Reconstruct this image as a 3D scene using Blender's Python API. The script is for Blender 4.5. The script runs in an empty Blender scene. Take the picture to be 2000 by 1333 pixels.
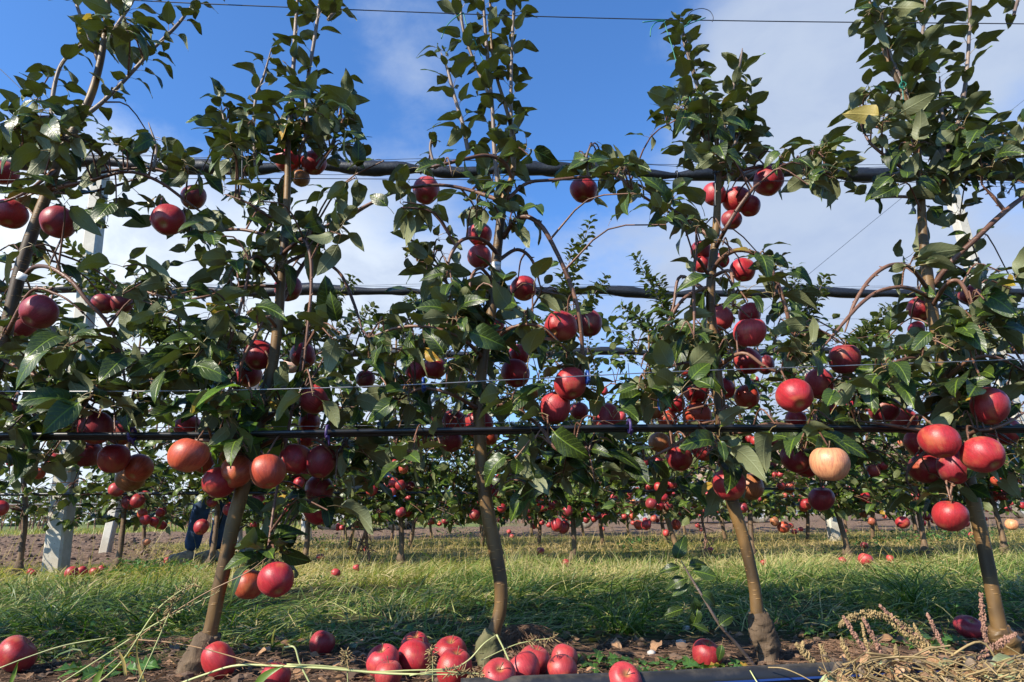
import bpy, math, random
import numpy as np
from mathutils import Vector, Matrix, noise as mnoise
random.seed(7); rng = np.random.default_rng(7)
SC = bpy.context.scene
COL = SC.collection
R = math.radians

# ------------------------------------------------------------------ camera
CAMP = Vector((0, 0, 0.34)); FPX = 1250.0; CX, CY = 1000.0, 666.5
YAW, PITCH, ROLL = R(3.0), R(15.2), R(0.87)
_f = Vector((math.sin(YAW)*math.cos(PITCH), math.cos(YAW)*math.cos(PITCH), math.sin(PITCH)))
_r = Vector((math.cos(YAW), -math.sin(YAW), 0))
_u = _r.cross(_f)
RV = _r*math.cos(ROLL) - _u*math.sin(ROLL)
UV = _u*math.cos(ROLL) + _r*math.sin(ROLL)
cam = bpy.data.cameras.new('camera'); camo = bpy.data.objects.new('camera', cam); COL.objects.link(camo)
cam.sensor_width = 36; cam.lens = FPX/2000*36; cam.clip_start = 0.05; cam.clip_end = 2000
m3 = Matrix((RV, UV, -_f)).transposed()
camo.matrix_world = Matrix.Translation(CAMP) @ m3.to_4x4()
SC.camera = camo
def ray(px, py):
    return (_f + RV*((px-CX)/FPX) + UV*(-(py-CY)/FPX))
def P(px, py, Y):
    d = ray(px, py); return CAMP + d*((Y-CAMP.y)/d.y)
def G(px, py, z=0.0):
    d = ray(px, py); return CAMP + d*((z-CAMP.z)/d.z)
def depth(p): return (Vector(p)-CAMP).dot(_f)
def proj_np(pts):
    q = np.asarray(pts, float) - np.array(CAMP)
    z = q@np.array(_f); z = np.where(np.abs(z) < 1e-4, 1e-4, z)
    return CX+FPX*(q@np.array(RV))/z, CY-FPX*(q@np.array(UV))/z, z

# ------------------------------------------------------------------ world, sun, exposure
SUN_AZ, SUN_EL = -124.0, 37.0     # from +Y, clockwise; above the horizon
w = bpy.data.worlds.new('World'); SC.world = w; w.use_nodes = True
def N(nt, t, **kw):
    n = nt.nodes.new(t)
    for k, v in kw.items():
        if k.startswith('i_'):
            n.inputs[int(k[2:]) if k[2:].isdigit() else k[2:].replace('_', ' ')].default_value = v
        else: setattr(n, k, v)
    return n
def mth(nt, op, a, b=None, c=None, clamp=False):
    n = nt.nodes.new('ShaderNodeMath'); n.operation = op; n.use_clamp = clamp
    for i, v in enumerate((a, b, c)):
        if v is None: continue
        if isinstance(v, (int, float)): n.inputs[i].default_value = v
        else: nt.links.new(v, n.inputs[i])
    return n.outputs[0]
def mixc(nt, fac, a, b, bt='MIX'):
    n = nt.nodes.new('ShaderNodeMix'); n.data_type = 'RGBA'; n.blend_type = bt
    for i, v in ((0, fac), (6, a), (7, b)):
        if isinstance(v, (int, float)): n.inputs[i].default_value = v
        elif isinstance(v, (tuple, list)): n.inputs[i].default_value = tuple(v)+((1,) if len(v) == 3 else ())
        else: nt.links.new(v, n.inputs[i])
    return n.outputs[2]
def sstep(nt, v, a, b, lo=0.0, hi=1.0):
    n = nt.nodes.new('ShaderNodeMapRange'); n.interpolation_type = 'SMOOTHSTEP'
    nt.links.new(v, n.inputs[0]); n.inputs[1].default_value = a; n.inputs[2].default_value = b
    n.inputs[3].default_value = lo; n.inputs[4].default_value = hi
    return n.outputs[0]
nt = w.node_tree; nt.nodes.clear()
sky = N(nt, 'ShaderNodeTexSky', sky_type='NISHITA', sun_disc=False)
sky.sun_elevation = R(SUN_EL); sky.sun_rotation = R(SUN_AZ % 360); sky.air_density = 1.0; sky.dust_density = 0.6; sky.ozone_density = 2.2
tc = N(nt, 'ShaderNodeTexCoord')
nrm = N(nt, 'ShaderNodeVectorMath', operation='NORMALIZE'); nt.links.new(tc.outputs['Generated'], nrm.inputs[0])
sep = N(nt, 'ShaderNodeSeparateXYZ'); nt.links.new(nrm.outputs[0], sep.inputs[0])
mp = N(nt, 'ShaderNodeMapping'); mp.inputs['Scale'].default_value = (1.0, 1.0, 1.7); nt.links.new(nrm.outputs[0], mp.inputs[0])
n1 = N(nt, 'ShaderNodeTexNoise', i_Scale=2.6, i_Detail=7.0, i_Roughness=0.55, i_Distortion=0.25); nt.links.new(mp.outputs[0], n1.inputs['Vector'])
n2 = N(nt, 'ShaderNodeTexNoise', i_Scale=9.0, i_Detail=6.0, i_Roughness=0.6, i_Distortion=0.3); nt.links.new(mp.outputs[0], n2.inputs['Vector'])
# cloud banks: direction of the centre and how wide each one is
acc = mth(nt, 'MULTIPLY', sstep(nt, sep.outputs[2], 0.50, -0.02), 0.16)
for (px, py, wd, amp) in ((330, 620, 0.42, 0.60), (30, 380, 0.20, 0.22), (1800, 560, 0.38, 0.44), (1660, 230, 0.20, 0.46), (1560, 30, 0.18, 0.30), (1950, 40, 0.16, 0.28),
                          (790, 60, 0.16, 0.27), (250, 230, 0.11, 0.20), (1250, 480, 0.22, 0.13), (640, 470, 0.13, 0.22),
                          (1130, 200, 0.20, -0.34), (520, 120, 0.22, -0.26), (1930, 280, 0.12, -0.30), (220, 60, 0.26, -0.34), (0, 130, 0.2, -0.2)):
    d = ray(px, py).normalized()
    dt = N(nt, 'ShaderNodeVectorMath', operation='DISTANCE'); nt.links.new(nrm.outputs[0], dt.inputs[0]); dt.inputs[1].default_value = tuple(d)
    g = mth(nt, 'EXPONENT', mth(nt, 'MULTIPLY', mth(nt, 'POWER', mth(nt, 'DIVIDE', dt.outputs['Value'], wd), 2.0), -1.0))
    acc = mth(nt, 'ADD', acc, mth(nt, 'MULTIPLY', g, amp))
cl = mth(nt, 'ADD', mth(nt, 'ADD', mth(nt, 'MULTIPLY', n1.outputs[0], 0.66), mth(nt, 'MULTIPLY', n2.outputs[0], 0.34)), acc)
fac = mth(nt, 'MULTIPLY', sstep(nt, cl, 0.60, 0.98), 0.95)
leftness = sstep(nt, sep.outputs[0], 0.35, -0.75)
hi_c = mixc(nt, leftness, (4.3, 5.05, 6.4, 1), (8.4, 9.1, 9.7, 1))
shade = sstep(nt, n2.outputs[0], 0.35, 0.7)
ccol = mixc(nt, mth(nt, 'MULTIPLY', shade, 0.45), hi_c, (3.2, 4.0, 5.8, 1))
skyc = mixc(nt, 1.0, sky.outputs[0], (0.86, 1.42, 2.05, 1), 'MULTIPLY')
full = mixc(nt, fac, skyc, ccol)
bg = N(nt, 'ShaderNodeBackground', i_Strength=0.07); nt.links.new(full, bg.inputs[0])
wo = N(nt, 'ShaderNodeOutputWorld'); nt.links.new(bg.outputs[0], wo.inputs[0])
sl = bpy.data.lights.new('sun', 'SUN'); so = bpy.data.objects.new('sun', sl); COL.objects.link(so)
sl.energy = 5.0; sl.angle = R(0.55); sl.color = (1.0, 0.92, 0.78)
sd = Vector((math.sin(R(SUN_AZ))*math.cos(R(SUN_EL)), math.cos(R(SUN_AZ))*math.cos(R(SUN_EL)), math.sin(R(SUN_EL))))
so.rotation_euler = (-sd).to_track_quat('-Z', 'Y').to_euler()
vs = SC.view_settings; vs.view_transform = 'Standard'; vs.look = 'None'; vs.exposure = 0.9; vs.gamma = 1.0; vs.use_curve_mapping = False
SC.cycles.max_bounces = 6; SC.cycles.transmission_bounces = 4; SC.cycles.diffuse_bounces = 3

# ------------------------------------------------------------------ materials
def mat(name):
    m = bpy.data.materials.new(name); m.use_nodes = True
    t = m.node_tree; b = t.nodes['Principled BSDF']; return m, t, b
def rnd_src(t):
    oi = N(t, 'ShaderNodeObjectInfo'); at = N(t, 'ShaderNodeAttribute', attribute_name='rnd')
    return mth(t, 'FRACT', mth(t, 'ADD', oi.outputs['Random'], at.outputs['Fac']))
def bump(t, b, h, s, dist=0.002):
    n = N(t, 'ShaderNodeBump', i_Strength=s, i_Distance=dist); t.links.new(h, n.inputs['Height']); t.links.new(n.outputs[0], b.inputs['Normal'])
def ramp(t, v, stops):
    n = t.nodes.new('ShaderNodeValToRGB'); e = n.color_ramp.elements
    while len(e) < len(stops): e.new(0.5)
    for k, (p, c) in enumerate(stops): e[k].position = p; e[k].color = tuple(c)+(1,)
    t.links.new(v, n.inputs[0]); return n.outputs[0]
def simple(name, c, rough=0.6, metal=0.0, noise=0.0, scale=8.0, spec=0.5, bmp=0.0):
    m, t, b = mat(name)
    b.inputs['Roughness'].default_value = rough; b.inputs['Metallic'].default_value = metal; b.inputs['Specular IOR Level'].default_value = spec
    tcn = N(t, 'ShaderNodeTexCoord'); nn = N(t, 'ShaderNodeTexNoise', i_Scale=scale, i_Detail=6.0, i_Roughness=0.6); t.links.new(tcn.outputs['Object'], nn.inputs['Vector'])
    k = 1-noise; c2 = tuple(x*k for x in c); c1 = tuple(min(1, x*(1+noise)) for x in c)
    t.links.new(mixc(t, sstep(t, nn.outputs[0], 0.3, 0.7), c2, c1), b.inputs['Base Color'])
    if bmp: bump(t, b, nn.outputs[0], bmp, 0.003)
    return m

def leaf_mat(name, top, und, yellow, transl=0.30, brown=False):
    m, t, b = mat(name)
    uv = N(t, 'ShaderNodeUVMap'); s = N(t, 'ShaderNodeSeparateXYZ'); t.links.new(uv.outputs[0], s.inputs[0])
    ax = mth(t, 'ABSOLUTE', mth(t, 'SUBTRACT', s.outputs[0], 0.5))
    r = rnd_src(t)
    mid = sstep(t, ax, 0.028, 0.008)
    vein = mth(t, 'FRACT', mth(t, 'MULTIPLY', mth(t, 'SUBTRACT', s.outputs[1], mth(t, 'MULTIPLY', ax, 0.9)), 8.0))
    ve = sstep(t, mth(t, 'ABSOLUTE', mth(t, 'SUBTRACT', vein, 0.5)), 0.12, 0.0)
    vall = mth(t, 'MAXIMUM', mid, mth(t, 'MULTIPLY', ve, 0.45), clamp=True)
    tcn = N(t, 'ShaderNodeTexCoord'); nn = N(t, 'ShaderNodeTexNoise', i_Scale=28.0, i_Detail=4.0); t.links.new(tcn.outputs['Object'], nn.inputs['Vector'])
    toprv = mixc(t, sstep(t, r, 0.0, 1.0), tuple(x*0.55 for x in top), tuple(x*1.7 for x in top))
    toprv = mixc(t, mth(t, 'MULTIPLY', sstep(t, nn.outputs[0], 0.45, 0.75), 0.35), toprv, yellow)
    toprv = mixc(t, sstep(t, r, 0.980, 0.990), toprv, (0.30, 0.17, 0.03))
    undrv = mixc(t, sstep(t, r, 0.0, 1.0), tuple(x*0.8 for x in und), tuple(x*1.15 for x in und))
    topc = mixc(t, mth(t, 'MULTIPLY', vall, 0.40), toprv, tuple(min(1, x*2.2) for x in yellow))
    undc = mixc(t, mth(t, 'MULTIPLY', vall, 0.45), undrv, tuple(min(1, x*1.5) for x in und))
    ge = N(t, 'ShaderNodeNewGeometry')
    col = mixc(t, ge.outputs['Backfacing'], topc, undc)
    t.links.new(col, b.inputs['Base Color'])
    t.links.new(mth(t, 'ADD', mth(t, 'MULTIPLY', ge.outputs['Backfacing'], 0.16), 0.36), b.inputs['Roughness'])
    b.inputs['Specular IOR Level'].default_value = 0.34
    bump(t, b, mth(t, 'ADD', mth(t, 'MULTIPLY', vall, -1.0), mth(t, 'MULTIPLY', nn.outputs[0], 0.6)), 0.55, 0.0012)
    tr = N(t, 'ShaderNodeBsdfTranslucent')
    t.links.new(mixc(t, mth(t, 'MULTIPLY', vall, 0.5), yellow if not brown else (0.3, 0.14, 0.05), tuple(x*0.5 for x in yellow)), tr.inputs[0])
    ms = N(t, 'ShaderNodeMixShader', i_0=transl); o = t.nodes['Material Output']
    t.links.new(b.outputs[0], ms.inputs[1]); t.links.new(tr.outputs[0], ms.inputs[2]); t.links.new(ms.outputs[0], o.inputs[0])
    return m
M = {}
M['leaf'] = leaf_mat('leaf_green', (0.019, 0.033, 0.008), (0.150, 0.162, 0.078), (0.10, 0.15, 0.012), 0.09)
M['leaf_sunlit'] = leaf_mat('leaf_sunlit_green', (0.055, 0.105, 0.018), (0.17, 0.21, 0.09), (0.20, 0.36, 0.03), 0.38)  # young leaves; sun shining through them is put into the brighter green
M['leaf_far'] = leaf_mat('leaf_far_green', (0.024, 0.042, 0.008), (0.13, 0.145, 0.055), (0.14, 0.19, 0.015), 0.14)
M['leaf_weed'] = leaf_mat('leaf_weed_green', (0.035, 0.085, 0.022), (0.07, 0.12, 0.05), (0.13, 0.25, 0.03))
M['leaf_dead'] = leaf_mat('leaf_dead_brown', (0.21, 0.12, 0.065), (0.34, 0.25, 0.17), (0.28, 0.16, 0.07), 0.12, True)
M['leaf_pale'] = leaf_mat('leaf_fallen_green', (0.22, 0.26, 0.14), (0.34, 0.36, 0.25), (0.3, 0.32, 0.12), 0.15)
M['leaf_yellow'] = leaf_mat('leaf_autumn_yellow', (0.34, 0.24, 0.03), (0.42, 0.33, 0.10), (0.5, 0.36, 0.04), 0.3)
M['petiole'] = simple('petiole_stalk', (0.24, 0.17, 0.07), 0.5)

def bark(name, c1, c2, rough=0.5, streak=1.0, bs=0.6, bd=0.003):
    m, t, b = mat(name)
    tcn = N(t, 'ShaderNodeTexCoord'); mpn = N(t, 'ShaderNodeMapping'); mpn.inputs['Scale'].default_value = (1, 1, 0.25)
    t.links.new(tcn.outputs['Object'], mpn.inputs[0])
    n1 = N(t, 'ShaderNodeTexNoise', i_Scale=30.0, i_Detail=8.0, i_Roughness=0.65); t.links.new(mpn.outputs[0], n1.inputs['Vector'])
    n2 = N(t, 'ShaderNodeTexNoise', i_Scale=7.0, i_Detail=3.0); t.links.new(tcn.outputs['Object'], n2.inputs['Vector'])
    mp2 = N(t, 'ShaderNodeMapping'); mp2.inputs['Scale'].default_value = (30, 30, 160); t.links.new(tcn.outputs['Object'], mp2.inputs[0])
    vo = N(t, 'ShaderNodeTexVoronoi', i_Scale=1.0); t.links.new(mp2.outputs[0], vo.inputs['Vector'])
    len_ = sstep(t, vo.outputs['Distance'], 0.25, 0.12)
    c = mixc(t, sstep(t, n2.outputs[0], 0.35, 0.65), c1, c2)
    c = mixc(t, mth(t, 'MULTIPLY', sstep(t, n1.outputs[0], 0.5, 0.75), 0.6), c, tuple(x*0.35 for x in c1))
    c = mixc(t, mth(t, 'MULTIPLY', len_, 0.55*streak), c, tuple(min(1, x*1.9) for x in c2))
    t.links.new(c, b.inputs['Base Color']); b.inputs['Roughness'].default_value = rough; b.inputs['Specular IOR Level'].default_value = 0.35
    bump(t, b, mth(t, 'ADD', n1.outputs[0], mth(t, 'MULTIPLY', len_, 0.5)), bs, bd)
    return m
M['trunk'] = bark('trunk_bark', (0.060, 0.036, 0.016), (0.19, 0.105, 0.034))
M['burl'] = bark('graft_burl_bark', (0.060, 0.038, 0.022), (0.17, 0.115, 0.070), 0.85, 0.3, 1.0, 0.010)
M['mossy'] = bark('mossy_stump_bark', (0.055, 0.062, 0.018), (0.17, 0.145, 0.08), 0.85, 0.3, 1.0, 0.008)
M['branch'] = bark('branch_bark', (0.085, 0.040, 0.026), (0.19, 0.095, 0.06), 0.45)
M['twig'] = bark('young_twig_bark', (0.11, 0.075, 0.06), (0.24, 0.18, 0.145), 0.5)
M['far_trunk'] = bark('far_trunk_bark', (0.09, 0.055, 0.03), (0.20, 0.12, 0.055), 0.6)
M['dead_wood'] = simple('dead_vine_stalk', (0.20, 0.11, 0.07), 0.8, noise=0.4, scale=20)

def apple_mat():
    m, t, b = mat('apple_skin')
    oi = N(t, 'ShaderNodeObjectInfo'); tcn = N(t, 'ShaderNodeTexCoord')
    s = N(t, 'ShaderNodeSeparateXYZ'); t.links.new(tcn.outputs['Object'], s.inputs[0])
    add = N(t, 'ShaderNodeVectorMath', operation='ADD'); t.links.new(tcn.outputs['Object'], add.inputs[0])
    cr = N(t, 'ShaderNodeCombineXYZ'); t.links.new(mth(t, 'MULTIPLY', oi.outputs['Random'], 37.0), cr.inputs[0]); t.links.new(cr.outputs[0], add.inputs[1])
    ang = mth(t, 'ARCTAN2', s.outputs[1], s.outputs[0])
    st = N(t, 'ShaderNodeCombineXYZ'); t.links.new(mth(t, 'COSINE', ang), st.inputs[0]); t.links.new(mth(t, 'SINE', ang), st.inputs[1])
    t.links.new(mth(t, 'ADD', mth(t, 'MULTIPLY', s.outputs[2], 0.22), mth(t, 'MULTIPLY', oi.outputs['Random'], 19.0)), st.inputs[2])
    streak = N(t, 'ShaderNodeTexNoise', i_Scale=9.0, i_Detail=5.0, i_Roughness=0.7); t.links.new(st.outputs[0], streak.inputs['Vector'])
    big = N(t, 'ShaderNodeTexNoise', i_Scale=1.1, i_Detail=2.0); t.links.new(add.outputs[0], big.inputs['Vector'])
    fine = N(t, 'ShaderNodeTexNoise', i_Scale=26.0, i_Detail=3.0); t.links.new(add.outputs[0], fine.inputs['Vector'])
    vo = N(t, 'ShaderNodeTexVoronoi', i_Scale=13.0); t.links.new(add.outputs[0], vo.inputs['Vector'])
    dots = sstep(t, vo.outputs['Distance'], 0.17, 0.08)
    base = oi.outputs['Color']
    dark = mixc(t, 1.0, base, (0.66, 0.52, 0.58, 1), 'MULTIPLY')
    c = mixc(t, sstep(t, streak.outputs[0], 0.38, 0.66), base, dark)
    ground = mixc(t, 0.35, base, (0.62, 0.33, 0.10, 1))
    c = mixc(t, mth(t, 'MULTIPLY', sstep(t, big.outputs[0], 0.52, 0.76), 0.60), c, ground)
    rho = mth(t, 'SQRT', mth(t, 'ADD', mth(t, 'POWER', s.outputs[0], 2.0), mth(t, 'POWER', s.outputs[1], 2.0)))
    dimple = sstep(t, rho, 0.34, 0.05)
    c = mixc(t, mth(t, 'MULTIPLY', dimple, 0.65), c, (0.34, 0.22, 0.06, 1))
    c = mixc(t, mth(t, 'MULTIPLY', dots, 0.42), c, (0.62, 0.38, 0.25, 1))
    scar = N(t, 'ShaderNodeTexNoise', i_Scale=2.3, i_Detail=6.0, i_Roughness=0.7); t.links.new(add.outputs[0], scar.inputs['Vector'])
    c = mixc(t, mth(t, 'MULTIPLY', sstep(t, scar.outputs[0], 0.66, 0.72), 0.7), c, (0.20, 0.11, 0.05, 1))
    c = mixc(t, mth(t, 'MULTIPLY', fine.outputs[0], 0.05), c, (0.65, 0.42, 0.42, 1))
    t.links.new(c, b.inputs['Base Color'])
    t.links.new(mth(t, 'ADD', mth(t, 'MULTIPLY', fine.outputs[0], 0.22), 0.30), b.inputs['Roughness'])
    b.inputs['Specular IOR Level'].default_value = 0.42
    b.inputs['Sheen Weight'].default_value = 0.04; b.inputs['Sheen Roughness'].default_value = 0.4
    b.inputs['Subsurface Weight'].default_value = 0.0
    bump(t, b, mth(t, 'ADD', fine.outputs[0], mth(t, 'MULTIPLY', dots, 0.3)), 0.10, 0.02)
    return m
M['apple'] = apple_mat()
M['calyx'] = simple('apple_calyx', (0.10, 0.06, 0.03), 0.9)
M['stem'] = simple('apple_stem', (0.14, 0.08, 0.04), 0.7)

def post_mat():
    m, t, b = mat('pale_concrete')
    tcn = N(t, 'ShaderNodeTexCoord')
    n1 = N(t, 'ShaderNodeTexNoise', i_Scale=9.0, i_Detail=8.0, i_Roughness=0.7); t.links.new(tcn.outputs['Object'], n1.inputs['Vector'])
    n2 = N(t, 'ShaderNodeTexNoise', i_Scale=2.0, i_Detail=4.0); t.links.new(tcn.outputs['Object'], n2.inputs['Vector'])
    vo = N(t, 'ShaderNodeTexVoronoi', i_Scale=34.0); t.links.new(tcn.outputs['Object'], vo.inputs['Vector'])
    pit = sstep(t, vo.outputs['Distance'], 0.13, 0.05)
    s = N(t, 'ShaderNodeSeparateXYZ'); t.links.new(tcn.outputs['Object'], s.inputs[0])
    c = mixc(t, sstep(t, n1.outputs[0], 0.3, 0.7), (0.40, 0.38, 0.32), (0.54, 0.51, 0.44))
    c = mixc(t, mth(t, 'MULTIPLY', sstep(t, n2.outputs[0], 0.45, 0.7), 0.35), c, (0.40, 0.36, 0.29))
    dirt = mth(t, 'MULTIPLY', sstep(t, mth(t, 'ADD', s.outputs[2], mth(t, 'MULTIPLY', n1.outputs[0], 0.2)), 0.35, 0.12), 0.55)
    c = mixc(t, dirt, c, (0.30, 0.23, 0.15))
    c = mixc(t, mth(t, 'MULTIPLY', pit, 0.7), c, (0.12, 0.11, 0.09))
    t.links.new(c, b.inputs['Base Color']); b.inputs['Roughness'].default_value = 0.85
    bump(t, b, mth(t, 'SUBTRACT', n1.outputs[0], pit), 0.5, 0.004)
    return m
M['post'] = post_mat()
M['net'] = simple('black_net', (0.012, 0.013, 0.016), 0.45, noise=0.5, scale=60, bmp=0.8)
M['hose'] = simple('black_drip_hose', (0.014, 0.014, 0.016), 0.32, noise=0.3, scale=20)
M['wire'] = simple('steel_wire', (0.35, 0.35, 0.36), 0.35, 0.8)
M['darkwire'] = simple('dark_wire', (0.03, 0.035, 0.05), 0.5, 0.2)
M['galv'] = simple('galvanised_steel', (0.62, 0.64, 0.66), 0.35, 0.6, noise=0.15, scale=25)
M['green_string'] = simple('green_string', (0.01, 0.16, 0.11), 0.5)
M['purple'] = simple('purple_tie', (0.05, 0.03, 0.12), 0.5)
M['blue'] = simple('blue_clip', (0.02, 0.06, 0.24), 0.4)
M['paper'] = simple('paper_tag', (0.68, 0.68, 0.66), 0.6, noise=0.08, scale=30)
M['ink'] = simple('tag_ink', (0.03, 0.03, 0.035), 0.7)
M['rubber'] = simple('rubber_tyre', (0.028, 0.026, 0.024), 0.85, noise=0.5, scale=12, bmp=0.5)
M['dusty'] = simple('dusty_rubber', (0.17, 0.14, 0.10), 0.9, noise=0.4, scale=12, bmp=0.4)
M['rim'] = simple('wheel_rim_paint', (0.50, 0.48, 0.44), 0.5, 0.2, noise=0.2)
M['steel'] = simple('grey_steel', (0.33, 0.34, 0.35), 0.5, 0.4, noise=0.25)
M['crate'] = simple('grey_crate_plastic', (0.23, 0.245, 0.265), 0.55, noise=0.2)
M['bluepaint'] = simple('blue_paint', (0.02, 0.09, 0.34), 0.35, noise=0.2)
M['blackmetal'] = simple('black_metal', (0.015, 0.017, 0.02), 0.4, 0.3)
M['jeans'] = simple('blue_denim', (0.030, 0.060, 0.125), 0.85, noise=0.45, scale=14, bmp=0.5)
M['jacket'] = simple('dark_jacket', (0.02, 0.025, 0.04), 0.8, noise=0.3)
M['skin'] = simple('skin', (0.42, 0.25, 0.18), 0.5)
M['hair'] = simple('dark_hair', (0.02, 0.014, 0.01), 0.6)
M['shoe'] = simple('tan_shoe', (0.30, 0.21, 0.14), 0.8, noise=0.3, scale=20)
M['straw'] = simple('dry_straw', (0.25, 0.175, 0.075), 0.6, noise=0.6, scale=10)
M['stalk'] = simple('pale_grass_stalk', (0.36, 0.37, 0.15), 0.45, noise=0.35, scale=7)
M['redstalk'] = simple('rusty_grass_stalk', (0.30, 0.17, 0.08), 0.5, noise=0.3, scale=7)
M['seed'] = simple('amaranth_seed', (0.24, 0.165, 0.07), 0.85, noise=0.45, scale=50)
M['seed_pink'] = simple('pink_amaranth_seed', (0.24, 0.125, 0.085), 0.85, noise=0.4, scale=50)
M['root'] = simple('root_fibre', (0.17, 0.095, 0.055), 0.9, noise=0.4, scale=30)
M['stone'] = simple('pebble_stone', (0.42, 0.38, 0.34), 0.8, noise=0.2, scale=40)
M['clod'] = simple('soil_clod', (0.105, 0.066, 0.044), 0.95, noise=0.35, scale=15, bmp=0.8)

def pipe_mat():
    m, t, b = mat('dusty_black_pipe')
    tcn = N(t, 'ShaderNodeTexCoord'); nn = N(t, 'ShaderNodeTexNoise', i_Scale=16.0, i_Detail=7.0, i_Roughness=0.7); t.links.new(tcn.outputs['Object'], nn.inputs['Vector'])
    ge = N(t, 'ShaderNodeNewGeometry'); s = N(t, 'ShaderNodeSeparateXYZ'); t.links.new(ge.outputs['Normal'], s.inputs[0])
    f = mth(t, 'MULTIPLY', sstep(t, mth(t, 'ADD', nn.outputs[0], mth(t, 'MULTIPLY', s.outputs[2], 0.28)), 0.62, 1.0), 0.7)
    t.links.new(mixc(t, f, (0.014, 0.015, 0.018), (0.12, 0.10, 0.075)), b.inputs['Base Color']); b.inputs['Roughness'].default_value = 0.45
    return m
M['pipe'] = pipe_mat()

def blade_mat(name, stops, rough=0.45):
    m, t, b = mat(name)
    at = N(t, 'ShaderNodeAttribute', attribute_name='rnd'); al = N(t, 'ShaderNodeAttribute', attribute_name='tt')
    c = ramp(t, at.outputs['Fac'], stops)
    c = mixc(t, mth(t, 'MULTIPLY', mth(t, 'POWER', al.outputs['Fac'], 2.0), 0.30), c, (0.34, 0.30, 0.12))
    t.links.new(c, b.inputs['Base Color']); b.inputs['Roughness'].default_value = rough; b.inputs['Specular IOR Level'].default_value = 0.4
    tr = N(t, 'ShaderNodeBsdfTranslucent'); t.links.new(mixc(t, 1.0, c, (1.6, 1.9, 0.7, 1), 'MULTIPLY'), tr.inputs[0])
    ms = N(t, 'ShaderNodeMixShader', i_0=0.28); o = t.nodes['Material Output']
    t.links.new(b.outputs[0], ms.inputs[1]); t.links.new(tr.outputs[0], ms.inputs[2]); t.links.new(ms.outputs[0], o.inputs[0])
    return m
M['grass'] = blade_mat('meadow_grass', ((0.0, (0.018, 0.050, 0.008)), (0.35, (0.048, 0.110, 0.014)), (0.60, (0.12, 0.19, 0.028)), (0.80, (0.32, 0.31, 0.10)), (1.0, (0.40, 0.32, 0.15))))
M['dry'] = blade_mat('dry_meadow_grass', ((0.0, (0.07, 0.13, 0.02)), (0.3, (0.19, 0.21, 0.045)), (0.6, (0.42, 0.31, 0.10)), (1.0, (0.46, 0.33, 0.15))))

def ground_mat():
    m, t, b = mat('orchard_ground')
    ge = N(t, 'ShaderNodeNewGeometry'); s = N(t, 'ShaderNodeSeparateXYZ'); t.links.new(ge.outputs['Position'], s.inputs[0])
    n1 = N(t, 'ShaderNodeTexNoise', i_Scale=1.3, i_Detail=6.0, i_Roughness=0.6); t.links.new(ge.outputs['Position'], n1.inputs['Vector'])
    n2 = N(t, 'ShaderNodeTexNoise', i_Scale=22.0, i_Detail=9.0, i_Roughness=0.75); t.links.new(ge.outputs['Position'], n2.inputs['Vector'])
    vo = N(t, 'ShaderNodeTexVoronoi', i_Scale=14.0); t.links.new(ge.outputs['Position'], vo.inputs['Vector'])
    X, Y = s.outputs[0], s.outputs[1]
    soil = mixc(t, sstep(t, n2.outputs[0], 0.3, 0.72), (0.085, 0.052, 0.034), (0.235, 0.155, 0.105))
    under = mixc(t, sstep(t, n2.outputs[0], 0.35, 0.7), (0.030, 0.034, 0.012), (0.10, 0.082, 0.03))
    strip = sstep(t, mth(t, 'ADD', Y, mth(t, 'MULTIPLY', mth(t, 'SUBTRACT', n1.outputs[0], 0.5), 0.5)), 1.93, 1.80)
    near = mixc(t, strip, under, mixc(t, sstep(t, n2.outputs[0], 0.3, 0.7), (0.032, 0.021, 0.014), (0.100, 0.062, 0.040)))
    lefty = mth(t, 'MULTIPLY', sstep(t, mth(t, 'ADD', X, mth(t, 'MULTIPLY', Y, 0.48)), 0.5, -0.2), sstep(t, Y, 5.3, 5.7))
    far = sstep(t, mth(t, 'ADD', Y, mth(t, 'MULTIPLY', mth(t, 'SUBTRACT', n1.outputs[0], 0.5), 2.0)), 9.6, 10.6)
    bare = mth(t, 'MAXIMUM', lefty, far)
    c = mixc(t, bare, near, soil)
    gfar = sstep(t, mth(t, 'ADD', Y, mth(t, 'MULTIPLY', n1.outputs[0], 5.0)), 21.0, 23.0)
    c = mixc(t, mth(t, 'MULTIPLY', gfar, sstep(t, X, 2.0, 0.0)), c, mixc(t, n1.outputs[0], (0.07, 0.11, 0.03), (0.17, 0.18, 0.06)))
    t.links.new(c, b.inputs['Base Color']); b.inputs['Roughness'].default_value = 0.95; b.inputs['Specular IOR Level'].default_value = 0.15
    bump(t, b, mth(t, 'ADD', n2.outputs[0], mth(t, 'MULTIPLY', vo.outputs['Distance'], 0.7)), 0.9, 0.02)
    return m
M['ground'] = ground_mat()
M['hill'] = simple('bare_hill_soil', (0.27, 0.17, 0.11), 0.95, noise=0.35, scale=0.6)

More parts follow.
